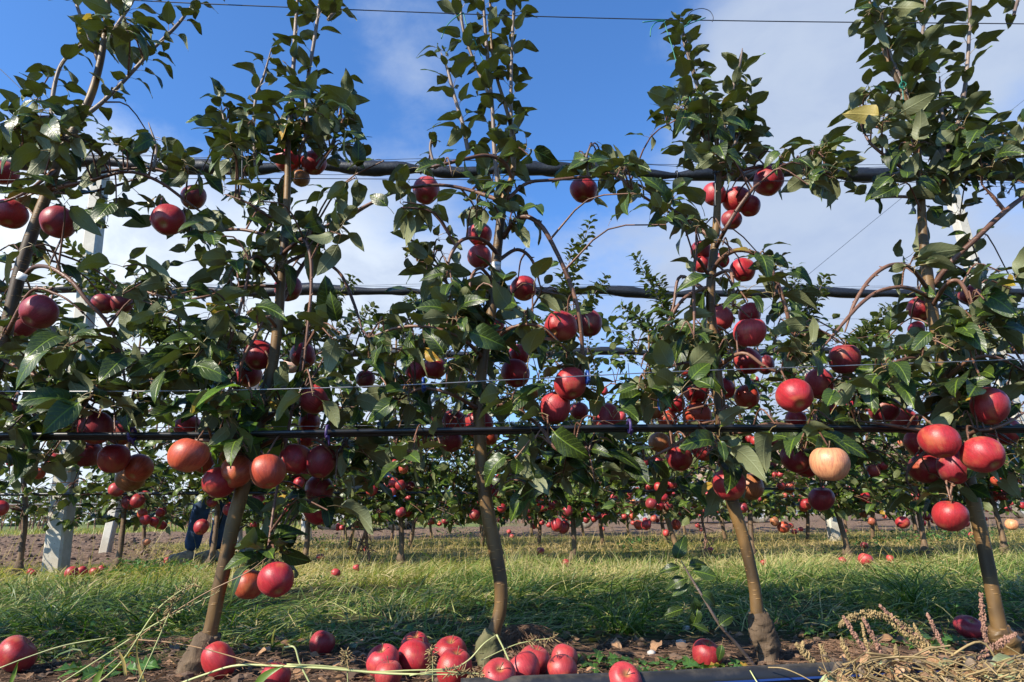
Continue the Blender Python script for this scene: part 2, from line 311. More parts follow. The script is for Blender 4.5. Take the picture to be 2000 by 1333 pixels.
# ------------------------------------------------------------------ helpers
def tag(o, label=None, cat=None, group=None, kind=None):
    if label: o['label'] = label
    if cat: o['category'] = cat
    if group: o['group'] = group
    if kind: o['kind'] = kind
    return o
def link(name, me, parent=None, loc=None):
    o = bpy.data.objects.new(name, me); COL.objects.link(o)
    if loc is not None: o.location = loc
    if parent is not None: o.parent = parent
    return o
def empty(name, loc=(0, 0, 0)):
    return link(name, None, None, loc)
def np_mesh(name, V, F, mats, smooth=True, attrs=None, uvs=None, midx=None):
    """V (n,3); F (m,3) or (m,4) index array; uvs per loop (m,k,2)"""
    V = np.asarray(V, np.float32); F = np.asarray(F, np.int32); k = F.shape[1]
    me = bpy.data.meshes.new(name); me.vertices.add(len(V)); me.vertices.foreach_set('co', V.ravel())
    me.loops.add(F.size); me.loops.foreach_set('vertex_index', F.ravel())
    me.polygons.add(len(F)); me.polygons.foreach_set('loop_start', np.arange(0, F.size, k, dtype=np.int32)); me.polygons.foreach_set('loop_total', np.full(len(F), k, np.int32))
    if midx is not None: me.polygons.foreach_set('material_index', np.asarray(midx, np.int32))
    me.polygons.foreach_set('use_smooth', np.full(len(F), smooth))
    for a in (mats if isinstance(mats, (list, tuple)) else [mats]): me.materials.append(a)
    if uvs is not None:
        l = me.uv_layers.new(name='UVMap'); l.data.foreach_set('uv', np.asarray(uvs, np.float32).ravel())
    if attrs:
        for an, av in attrs.items():
            a = me.attributes.new(an, 'FLOAT', 'POINT'); a.data.foreach_set('value', np.asarray(av, np.float32))
    me.update(); me.validate(); return me
def catmull(pts, sub=5):
    pts = [np.asarray(p, float) for p in pts]
    if len(pts) < 3: 
        return [pts[0]+(pts[-1]-pts[0])*t for t in np.linspace(0, 1, sub+1)]
    q = [2*pts[0]-pts[1]]+pts+[2*pts[-1]-pts[-2]]; out = []
    for i in range(1, len(q)-2):
        a, b, c, d = q[i-1:i+3]
        for s in range(sub):
            t = s/sub
            out.append(0.5*((2*b)+(-a+c)*t+(2*a-5*b+4*c-d)*t*t+(-a+3*b-3*c+d)*t**3))
    out.append(q[-2]); return out
class Buf:
    """collects tubes, boxes and raw pieces into one mesh (quads; a triangle repeats nothing)"""
    def __init__(s): s.V = []; s.F = []; s.n = 0
    def add(s, V, F):
        s.V.append(np.asarray(V, float)); s.F += [tuple(int(i)+s.n for i in f) for f in F]; s.n += len(V)
    def tube(s, pts, rad, sides=8, sub=5, rough=0.0, cap=True):
        pr = [np.array([*p, r]) for p, r in zip(pts, rad)] if not isinstance(rad, (int, float)) else [np.array([*p, rad]) for p in pts]
        c = np.array(catmull(pr, sub)); P3, r = c[:, :3], np.maximum(c[:, 3], 1e-4)
        T = np.gradient(P3, axis=0); T /= np.linalg.norm(T, axis=1)[:, None]+1e-12
        up = np.array([0.13, 0.21, 0.97]) if abs(T[0][2]) < 0.9 else np.array([1.0, 0.1, 0])
        rings = []; a = up-T[0]*up.dot(T[0]); a /= np.linalg.norm(a)
        for i in range(len(P3)):
            a = a-T[i]*a.dot(T[i]); a /= np.linalg.norm(a)+1e-12; bb = np.cross(T[i], a)
            th = np.linspace(0, 2*np.pi, sides, endpoint=False)
            rr = r[i]*(1+(rng.uniform(-rough, rough, sides) if rough else 0))
            rings.append(P3[i]+(np.cos(th)*rr)[:, None]*a+(np.sin(th)*rr)[:, None]*bb)
        V = np.concatenate(rings); F = []; n = len(P3)
        for i in range(n-1):
            for j in range(sides):
                k = (j+1) % sides; F.append((i*sides+j, i*sides+k, (i+1)*sides+k, (i+1)*sides+j))
        if cap: F.append(tuple(range(sides))[::-1]); F.append(tuple((n-1)*sides+j for j in range(sides)))
        s.add(V, F)
    def box(s, c, sz, rot=None, bev=0.0):
        x, y, z = (v/2 for v in sz)
        if bev:
            pts = []
            for (sx, sy) in ((-1, -1), (1, -1), (1, 1), (-1, 1)):
                order = ((sx*(x-bev), sy*y), (sx*x, sy*(y-bev)))
                if sx*sy > 0: order = order[::-1]
                # corner chamfer around the vertical axis
                pts += list(order) if sx*sy < 0 else list(order)
            ang = sorted(set(pts), key=lambda p: math.atan2(p[1], p[0]))
            n = len(ang); V = [(a, b, -z) for a, b in ang]+[(a, b, z) for a, b in ang]
            F = [(i, (i+1) % n, n+(i+1) % n, n+i) for i in range(n)]+[tuple(range(n))[::-1], tuple(range(n, 2*n))]
        else:
            V = [(a*x, b*y, d*z) for d in (-1, 1) for b in (-1, 1) for a in (-1, 1)]
            F = [(0, 2, 3, 1), (4, 5, 7, 6), (0, 1, 5, 4), (2, 6, 7, 3), (0, 4, 6, 2), (1, 3, 7, 5)]
        V = np.array(V, float)
        if rot is not None: V = V@np.array(rot.to_3x3()).T
        s.add(V+np.array(c, float), F)
    def build(s, name, m, parent=None, smooth=True, loc=None, kind=None):
        V = np.concatenate(s.V); me = bpy.data.meshes.new(name)
        off = np.array(loc) if loc is not None else (np.array(parent.location) if parent is not None and parent.parent is None else np.zeros(3))
        me.from_pydata([tuple(v) for v in (V-off)], [], s.F)
        for p in me.polygons: p.use_smooth = smooth
        for a in (m if isinstance(m, (list, tuple)) else [m]): me.materials.append(a)
        me.update(); o = link(name, me, parent, None if (loc is None) else loc)
        if kind: o['kind'] = kind
        return o

# ------------------------------------------------------------------ leaf templates
def leaf_template(seed, nseg=8, cols=4, full=True, lobed=False):
    r = random.Random(seed)
    W = r.uniform(0.26, 0.35); droop = r.uniform(0.20, 0.95); fold = r.uniform(0.10, 0.85); twist = r.uniform(-0.9, 0.9); wav = r.uniform(0.03, 0.10); side = r.uniform(-0.10, 0.10)
    V = []; UVv = []; F = []; half = cols//2
    for i in range(nseg+1):
        t = i/nseg
        wd = W*(math.sin(math.pi*min(1, t**0.94))**0.70)*(1-0.10*t)+0.002
        if 0 < i < nseg: wd *= 1+0.025*(1 if i % 2 else -1)*(1 if full else 0)
        if lobed: wd *= (1.25 if i % 2 else 0.45)
        for j in range(-half, half+1):
            u = j/half; x = u*wd
            z = fold*abs(x)*(1.0-0.5*abs(u)) - droop*t*t*0.9 + wav*math.sin(t*9+u*2+seed)*abs(u)
            a = twist*t; xx = x*math.cos(a); zz = z+x*math.sin(a)
            V.append((xx+side*t*t, t*(1-0.12*droop*t), zz)); UVv.append((0.5+x, t))
    nr = 2*half+1
    for i in range(nseg):
        for j in range(nr-1):
            a = i*nr+j; F.append((a, a+1, a+nr+1)); F.append((a, a+nr+1, a+nr))
    midx = [0]*len(F); n0 = len(V)
    # petiole: a thin three-sided stalk
    if full:
        for (y, z, rr) in ((-0.38, -0.05, 0.014), (-0.18, 0.012, 0.012), (0.03, -0.008, 0.010)):
            for k in range(3):
                a = 2*math.pi*k/3; V.append((rr*math.cos(a), y, z+rr*math.sin(a)-0.01)); UVv.append((0.5, 0))
        for i in range(2):
            for k in range(3):
                a, b2 = n0+i*3+k, n0+i*3+(k+1) % 3; F += [(a, b2, b2+3), (a, b2+3, a+3)]; midx += [1, 1]
    V = np.array(V); F = np.array(F); UVv = np.array(UVv)
    return V, F, UVv[F], np.array(midx)
LT = [leaf_template(s) for s in range(10)]
LT_FAR = [leaf_template(s+30, 4, 2, False) for s in range(5)]
LT_LOBE = [leaf_template(s+60, 7, 2, False, True) for s in range(3)]
def leaf_mesh(tpl, name, m): return np_mesh(name, tpl[0], tpl[1], [M[m], M['petiole']], True, None, tpl[2], tpl[3])
LM = [leaf_mesh(t, 'leaf', 'leaf') for t in LT]
LM_SUNLIT = [leaf_mesh(t, 'sunlit_leaf', 'leaf_sunlit') for t in LT]
LM_FAR = [leaf_mesh(t, 'far_leaf', 'leaf_far') for t in LT_FAR]
LM_Y = [leaf_mesh(t, 'yellow_leaf', 'leaf_yellow') for t in LT[:3]]

def frame(d, n):
    d = np.asarray(d, float); d = d/(np.linalg.norm(d)+1e-9); n = np.asarray(n, float); n = n-d*n.dot(d)
    if np.linalg.norm(n) < 1e-3: n = np.array([0.3, 0.5, 0.1]); n = n-d*n.dot(d)
    n /= np.linalg.norm(n); x = np.cross(d, n)
    return np.stack([x, d, n], axis=1)
class Leaves:
    def __init__(s): s.L = []     # (pos, R3, size, tpl)
    def put(s, pos, d, n, size, ntpl=10): s.L.append((np.asarray(pos, float), frame(d, n), size, random.randrange(ntpl)))
def join_leaves(name, L, tpls, m, parent, loc):
    if not L: return None
    V, F, U, MI, RN = [], [], [], [], []; n = 0
    for (p, R3, sz, k) in L:
        tv, tf, tu, tm = tpls[k % len(tpls)]
        V.append(tv@R3.T*sz+p); F.append(tf+n); U.append(tu); MI.append(tm); RN.append(np.full(len(tv), random.random())); n += len(tv)
    me = np_mesh(name, np.concatenate(V)-np.array(loc), np.concatenate(F), [M[m], M['petiole']], True, {'rnd': np.concatenate(RN)}, np.concatenate(U), np.concatenate(MI))
    o = link(name, me, parent); o['kind'] = 'stuff'; return o
def leaf_obj(name, meshes, L, parent, loc):
    p, R3, sz, k = L
    o = bpy.data.objects.new(name, meshes[k % len(meshes)]); COL.objects.link(o); o.parent = parent
    mm = Matrix([list(R3[i]*sz)+[p[i]-loc[i]] for i in range(3)]+[[0, 0, 0, 1]])
    o.matrix_basis = mm; return o
def rand_dir(el_lo, el_hi):
    a = random.uniform(0, 2*math.pi); e = R(random.uniform(el_lo, el_hi))
    return np.array([math.cos(a)*math.cos(e), math.sin(a)*math.cos(e), math.sin(e)])
def leaf_normal(d, tilt=0.85):
    return np.array([random.gauss(0, tilt), random.gauss(0, tilt), 1.0])
def rosette(LV, c, k, size, el=(-40, 58)):
    a0 = random.uniform(0, 6.28)
    for i in range(k):
        a = a0+i*2.4+random.uniform(-0.3, 0.3); e = R(random.uniform(*el))
        d = np.array([math.cos(a)*math.cos(e), math.sin(a)*math.cos(e), math.sin(e)])
        sz = size*random.uniform(0.62, 1.18)
        LV.put(np.asarray(c)+d*sz*0.36+np.array([0, 0, 0.006*i]), d, leaf_normal(d), sz)
def shoot_leaves(LV, pts, n, size, t0=0.05):
    """alternate leaves up a leader"""
    c = np.array(catmull(pts, 6)); seg = np.linalg.norm(np.diff(c, axis=0), axis=1); cum = np.concatenate([[0], np.cumsum(seg)]); a = random.uniform(0, 6)
    for i in range(n):
        s = cum[-1]*(t0+(1-t0)*(i+random.uniform(-1.1, 1.1))/n); s = min(max(s, 0), cum[-1]*0.999)
        j = min(np.searchsorted(cum, s), len(c)-1); j = max(j, 1); f = (s-cum[j-1])/(seg[j-1]+1e-9)
        p = c[j-1]*(1-f)+c[j]*f; T = (c[j]-c[j-1])/(seg[j-1]+1e-9)
        a += 2.4+random.uniform(-0.4, 0.4); rad = np.array([math.cos(a), math.sin(a), 0.0]); rad -= T*rad.dot(T); rad /= np.linalg.norm(rad)+1e-9
        up = 1.0-0.5*(i/n); d = rad+T*random.uniform(0.3, 1.35); d /= np.linalg.norm(d)
        sz = size*random.uniform(0.7, 1.12)*(1.0 if i < n*0.75 else 0.8)
        nn = T*1.0+np.array([0, 0, 0.5])-rad*0.2+np.array([random.gauss(0, 0.35) for _ in range(3)])
        LV.put(p+d*sz*0.38, d, nn, sz)

# ------------------------------------------------------------------ numpy value noise for the terrain
def vnoise(x, y, s, seed=0):
    x = np.asarray(x)/s; y = np.asarray(y)/s; xi = np.floor(x).astype(np.int64); yi = np.floor(y).astype(np.int64); fx = x-xi; fy = y-yi
    fx = fx*fx*(3-2*fx); fy = fy*fy*(3-2*fy)
    def h(a, b):
        v = (a*374761393+b*668265263+seed*1442695041) & 0xffffffff; v = ((v ^ (v >> 13))*1274126177) & 0xffffffff
        return ((v ^ (v >> 16)) & 0xffff)/65535.0
    return (h(xi, yi)*(1-fx)+h(xi+1, yi)*fx)*(1-fy)+(h(xi, yi+1)*(1-fx)+h(xi+1, yi+1)*fx)*fy-0.5
def gz(x, y):
    x = np.asarray(x, float); y = np.asarray(y, float)
    z = 0.018*vnoise(x, y, 0.7, 1)+0.012*vnoise(x, y, 0.25, 2)
    z += np.where(y < 2.0, 0.014*vnoise(x, y, 0.07, 3)+0.008*vnoise(x, y, 0.03, 4), 0)
    till = np.clip((y-5.3)/0.5, 0, 1)*np.clip((0.2-(x+0.48*y))/0.6, 0, 1); far = np.clip((y-10)/1.5, 0, 1)
    k = np.maximum(till, far)*np.clip((40-y)/10, 0, 1)
    z += k*(0.09*np.abs(vnoise(x, y, 0.45, 5))+0.06*vnoise(x, y, 0.18, 6)+0.05*vnoise(x, y*0.6, 1.1, 7))
    return z
def gzf(x, y): return float(gz(np.array([x]), np.array([y]))[0])
def axis(*segs):
    out = []
    for a, b, st in segs: out += list(np.arange(a, b, st))
    return np.array(sorted(out))
xs = axis((-400, -60, 40), (-60, -20, 4), (-20, -7, 0.5), (-7, -2.2, 0.08), (-2.2, 2.2, 0.035), (2.2, 7, 0.08), (7, 20, 0.5), (20, 60, 4), (60, 401, 40))
ys = axis((-60, -4, 6), (-4, 0.6, 0.5), (0.6, 2.3, 0.03), (2.3, 6, 0.07), (6, 16, 0.10), (16, 30, 0.4), (30, 80, 5), (80, 801, 60))
XX, YY = np.meshgrid(xs, ys); ZZ = gz(XX, YY); ZZ = np.where((np.abs(XX) > 60) | (YY > 60), 0, ZZ)
nx, ny = len(xs), len(ys); idx = np.arange(nx*ny).reshape(ny, nx)
Fq = np.stack([idx[:-1, :-1], idx[:-1, 1:], idx[1:, 1:], idx[1:, :-1]], -1).reshape(-1, 4)
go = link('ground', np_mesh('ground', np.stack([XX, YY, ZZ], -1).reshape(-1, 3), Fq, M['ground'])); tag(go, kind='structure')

# far bare hill to the right, low treeline round the horizon
def hill():
    u = np.linspace(0, 1, 40); v = np.linspace(0, 1, 12); c0 = P(1380, 940, 55); V = []
    for b in v:
        for a in u:
            x = c0.x+a*90-4; y = 55+b*40; h = 9.5*math.sin(min(1, b*1.6)*math.pi/2)*(np.clip(a*3.2, 0, 1)**0.7)*(0.92+0.15*math.sin(a*9))+0.5*float(vnoise(np.array([x]), np.array([y]), 3.0, 9)[0])
            V.append((x, y, h-0.6*(b == 0)))
    F = [(j*40+i, j*40+i+1, (j+1)*40+i+1, (j+1)*40+i) for j in range(11) for i in range(39)]
    o = link('hill', np_mesh('hill', V, F, M['hill'])); tag(o, kind='structure')
hill()

# ------------------------------------------------------------------ grass
def blades(name, X, Y, L, W, e0, curve, head, rn, m, segs=4, sink=0.006):
    n = len(X); V = np.zeros((n, 2*segs+1, 3)); T = np.zeros((n, 2*segs+1)); p = np.stack([X, Y, gz(X, Y)-sink], 1)
    hx, hy = np.cos(head), np.sin(head); sx, sy = -hy, hx
    roll = rng.uniform(-0.9, 0.9, n)
    for i in range(segs+1):
        t = i/segs; wd = W*(1-t)**0.6*0.5
        s = np.stack([sx*wd*np.cos(roll), sy*wd*np.cos(roll), wd*np.sin(roll)], 1)
        if i < segs: V[:, 2*i] = p-s; V[:, 2*i+1] = p+s; T[:, 2*i:2*i+2] = t
        else: V[:, 2*i] = p; T[:, 2*i] = 1
        el = e0-curve*t; st = L/segs
        p = p+np.stack([hx*np.cos(el)*st, hy*np.cos(el)*st, np.sin(el)*st], 1)
        p[:, 2] = np.maximum(p[:, 2], 0.004)
        hh = rng.uniform(-0.25, 0.25, n); hx, hy = hx*np.cos(hh)-hy*np.sin(hh), hx*np.sin(hh)+hy*np.cos(hh)
    base = (np.arange(n)*(2*segs+1))[:, None, None]; f = []
    for i in range(segs-1): f += [(2*i, 2*i+1, 2*i+3), (2*i, 2*i+3, 2*i+2)]
    f.append((2*segs-2, 2*segs-1, 2*segs)); F = (np.array(f)[None]+base).reshape(-1, 3)
    rr = np.repeat(rn, 2*segs+1)
    me = np_mesh(name, V.reshape(-1, 3), F, m, True, {'rnd': rr, 'tt': T.ravel()})
    return link(name, me)
def scatter(n, y0, y1, half=0.92, dens=None):
    Y = np.sqrt(rng.uniform(y0*y0, y1*y1, n)); X = rng.uniform(-1, 1, n)*half*Y+0.05*Y
    if dens is not None:
        k = dens(X, Y) > rng.uniform(0, 1, n); X, Y = X[k], Y[k]
    return X, Y
def grass_all():
    def dn(X, Y):
        edge = np.clip((Y-1.88-0.35*vnoise(X, Y, 0.35, 11))/0.15, 0, 1)
        return edge*np.clip(0.70+1.3*vnoise(X, Y, 0.4, 12)+0.6*vnoise(X, Y, 0.12, 19), 0.06, 1)
    X, Y = scatter(98000, 1.75, 4.7, dens=dn); n = len(X)
    lay = vnoise(X, Y, 0.30, 13)
    head = 6.5*vnoise(X, Y, 0.45, 14)+rng.normal(0, 0.75, n)+0.2+np.where(rng.random(n) < 0.25, rng.uniform(-3, 3, n), 0)
    up = np.clip((Y-2.5)/1.2, 0, 1)*0.5+lay
    e0 = np.clip(0.42+0.45*up+rng.normal(0, 0.28, n), 0.08, 1.4); cv = np.clip(rng.normal(1.15, 0.45, n)-0.3*up, 0.1, 2.2)
    L = rng.gamma(7, 0.0150, n)*np.clip(1+0.8*vnoise(X, Y, 0.5, 15), 0.6, 1.5); W = rng.uniform(0.0026, 0.0066, n)
    dryk = np.clip((Y-3.2)/1.2, 0, 0.55)
    rn = np.clip(rng.beta(1.6, 2.4, n)+dryk*0.8+0.5*vnoise(X, Y, 0.6, 16)+(rng.random(n) < 0.16)*0.5, 0, 1)
    tag(blades('grass', X, Y, L, W, e0, cv, head, rn, M['grass']), 'long green grass lying in tufts between the first two tree rows', 'grass', None, 'stuff')
    def dn2(X, Y):
        left = np.clip((X+0.50*Y+0.2)/0.7, 0, 1); left = np.where(Y < 5.4, 1, left); fade = np.clip((10.6-Y)/1.8, 0, 1)
        return left*fade*np.clip(0.8+0.9*vnoise(X, Y, 0.6, 21), 0.2, 1)
    X, Y = scatter(90000, 4.2, 10.8, 0.95, dn2); n = len(X)
    gr = vnoise(X, Y, 1.1, 22)+0.4*vnoise(X, Y, 0.3, 23)
    rn = np.clip(0.74-0.9*gr+rng.normal(0, 0.2, n)+np.where(Y < 4.9, -0.15, 0)+np.where((X < 0) & (Y > 5) & (Y < 7), 0.15, 0), 0, 1)
    L = rng.gamma(5, 0.0165, n)*np.where(rng.random(n) < 0.03, 2.4, 1); W = rng.uniform(0.003, 0.006, n)
    e0 = np.clip(rng.normal(0.65, 0.4, n), 0.1, 1.5); cv = rng.uniform(0.2, 1.8, n); head = rng.uniform(0, 6.28, n)
    tag(blades('dry_grass', X, Y, L, W, e0, cv, head, rn, M['dry'], 3), 'yellow and green dry grass under the second and third tree rows', 'grass', None, 'stuff')
    # tall thin dry stalks standing in the grass of the second and third rows
    X, Y = scatter(1700, 4.4, 9.2, 0.95, lambda X, Y: np.where((X+0.5*Y > 0.1), 1.0, 0.25)*np.clip(0.5+1.6*vnoise(X, Y, 0.9, 31), 0, 1)); n = len(X)
    tag(blades('tall_dry_grass', X, Y, rng.uniform(0.14, 0.38, n), np.full(n, 0.0038), rng.uniform(0.9, 1.5, n), rng.uniform(0.0, 0.7, n), rng.uniform(0, 6.28, n), rng.uniform(0.5, 1, n), M['dry'], 3),
        'tall straw coloured stalks standing among the far trunks', 'grass', None, 'stuff')
    # far green verge in front of the nursery on the left, and tufts on bare soil
    X = rng.uniform(-26, -2, 9000); Y = rng.uniform(17, 24, 9000); n = len(X)
    tag(blades('verge_grass', X, Y, rng.uniform(0.10, 0.22, n), np.full(n, 0.02), rng.uniform(0.7, 1.5, n), rng.uniform(0.2, 1.2, n), rng.uniform(0, 6.28, n), rng.beta(2, 4, n), M['dry'], 2),
        'green grass verge between the bare soil and the nursery', 'grass', None, 'stuff')
    # ground cover: small round weed leaves (clover like) in patches
    L = []
    for (px, py, rx, ry, k) in ((300, 1128, 95, 10, 420), (620, 1062, 60, 16, 260), (900, 1045, 60, 14, 240), (1240, 1070, 45, 12, 130), (1830, 1052, 150, 22, 800), (1700, 1075, 60, 10, 120), (470, 1110, 60, 9, 180), (1440, 1045, 25, 10, 80)):
        for _ in range(k):
            a, b = random.gauss(0, 0.5), random.gauss(0, 0.5); p = G(px+a*rx, py+b*ry); z = gzf(p.x, p.y)+random.uniform(0.01, 0.10)
            L.append((np.array([p.x, p.y, z]), frame(rand_dir(-20, 40), leaf_normal(None, 0.5)), random.uniform(0.015, 0.034)*(1 if p.y < 6 else 1.4), random.randrange(5)))
    for _ in range(2600):
        y = random.uniform(2.0, 4.8); x = random.uniform(-0.9, 0.95)*y
        if float(vnoise(np.array([x]), np.array([y]), 0.35, 41)[0]) < 0.08: continue
        L.append((np.array([x, y, gzf(x, y)+random.uniform(0.015, 0.05)]), frame(rand_dir(-10, 40), leaf_normal(None, 0.5)), random.uniform(0.014, 0.030), random.randrange(5)))
    o = join_leaves('ground_cover', L, LT_FAR, 'leaf_weed', None, (0, 0, 0)); tag(o, 'bright green low weeds in patches round the second tree row', 'ground cover', None, 'stuff')
grass_all()

# ------------------------------------------------------------------ apples
def apple_mesh(seed):
    r = random.Random(seed); nu, nv = 30, 18; V = []; sq = r.uniform(0.93, 1.06); tilt = r.uniform(-0.13, 0.13); ph = r.uniform(0, 6); lob = r.uniform(0.012, 0.035)
    for i in range(nv+1):
        f = math.pi*i/nv
        for j in range(nu):
            a = 2*math.pi*j/nu; rho = math.sin(f)**0.92*(1+0.07*math.cos(f)) if 0 < i < nv else 0.0
            rho *= 1+lob*math.cos(5*a+ph)*(1-math.cos(f))*0.8+0.035*math.cos(2*a+ph)
            z = math.cos(f)*sq-0.34*math.exp(-(rho/0.30)**2)*(f < math.pi/2)+0.20*math.exp(-(rho/0.22)**2)*(f > math.pi/2)
            V.append((rho*math.cos(a), rho*math.sin(a), z+tilt*rho*math.cos(a-ph)))
    F = [(i*nu+j, (i+1)*nu+j, (i+1)*nu+(j+1) % nu, i*nu+(j+1) % nu) for i in range(nv) for j in range(nu)]
    return np_mesh('apple', V, F, M['apple']), sq
AM = [apple_mesh(s) for s in range(6)]
def stem_mesh():
    b = Buf(); b.tube([(0, 0, 0.52), (0.02, 0, 0.75), (0.10, 0.02, 1.0), (0.14, 0.03, 1.22)], [0.035, 0.028, 0.028, 0.045], 6, 2); o = b.build('stem', M['stem']); me = o.data; bpy.data.objects.remove(o); return me
def calyx_mesh():
    V = [(0, 0, 0)]; F = []
    for k in range(10):
        a = k*math.pi/5; rr = 0.13 if k % 2 else 0.045; V.append((rr*math.cos(a), rr*math.sin(a), -0.05 if k % 2 else 0.0))
    F = [(0, 1+(k+1) % 10, 1+k) for k in range(10)]
    return np_mesh('calyx', np.array(V)+np.array([0, 0, -0.70]), F, M['calyx'], False)
SM, CM = stem_mesh(), calyx_mesh()
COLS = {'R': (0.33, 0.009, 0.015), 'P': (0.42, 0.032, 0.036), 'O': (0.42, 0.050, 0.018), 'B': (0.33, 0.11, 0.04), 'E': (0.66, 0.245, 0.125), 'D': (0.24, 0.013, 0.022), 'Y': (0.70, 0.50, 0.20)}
APPLES = []    # (centre, radius) for keeping leaves out of them
def add_apple(c, r, col, label, group, look=None, parts=True, squash=None):
    k = random.randrange(6); me, sq = AM[k]
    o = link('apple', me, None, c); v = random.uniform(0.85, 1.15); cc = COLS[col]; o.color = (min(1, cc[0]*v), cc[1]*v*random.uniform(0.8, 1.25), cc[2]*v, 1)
    # axis: stem direction (default up with a lean); look = (toward camera amount, sideways)
    if look is None: look = (random.uniform(-0.15, 0.75), random.uniform(-0.55, 0.55))
    up = Vector((look[1], look[0], 1.0)).normalized()
    q = up.to_track_quat('Z', 'Y'); o.rotation_mode = 'QUATERNION'; o.rotation_quaternion = q @ Vector((0, 0, 1)).rotation_difference(Vector((0, 0, 1)))
    o.scale = (r, r, r) if squash is None else (r*squash[0], r*squash[1], r*squash[2])
    tag(o, label, 'apple', group)
    if parts:
        s = link('stem', SM, o); s2 = link('calyx', CM, o)
    APPLES.append((Vector(c), r, up)); return o
TN = {'1': 'leftmost front tree', '2': 'second front tree', '3': 'middle front tree', '4': 'fourth front tree', '5': 'rightmost front tree'}
Y1 = 1.64
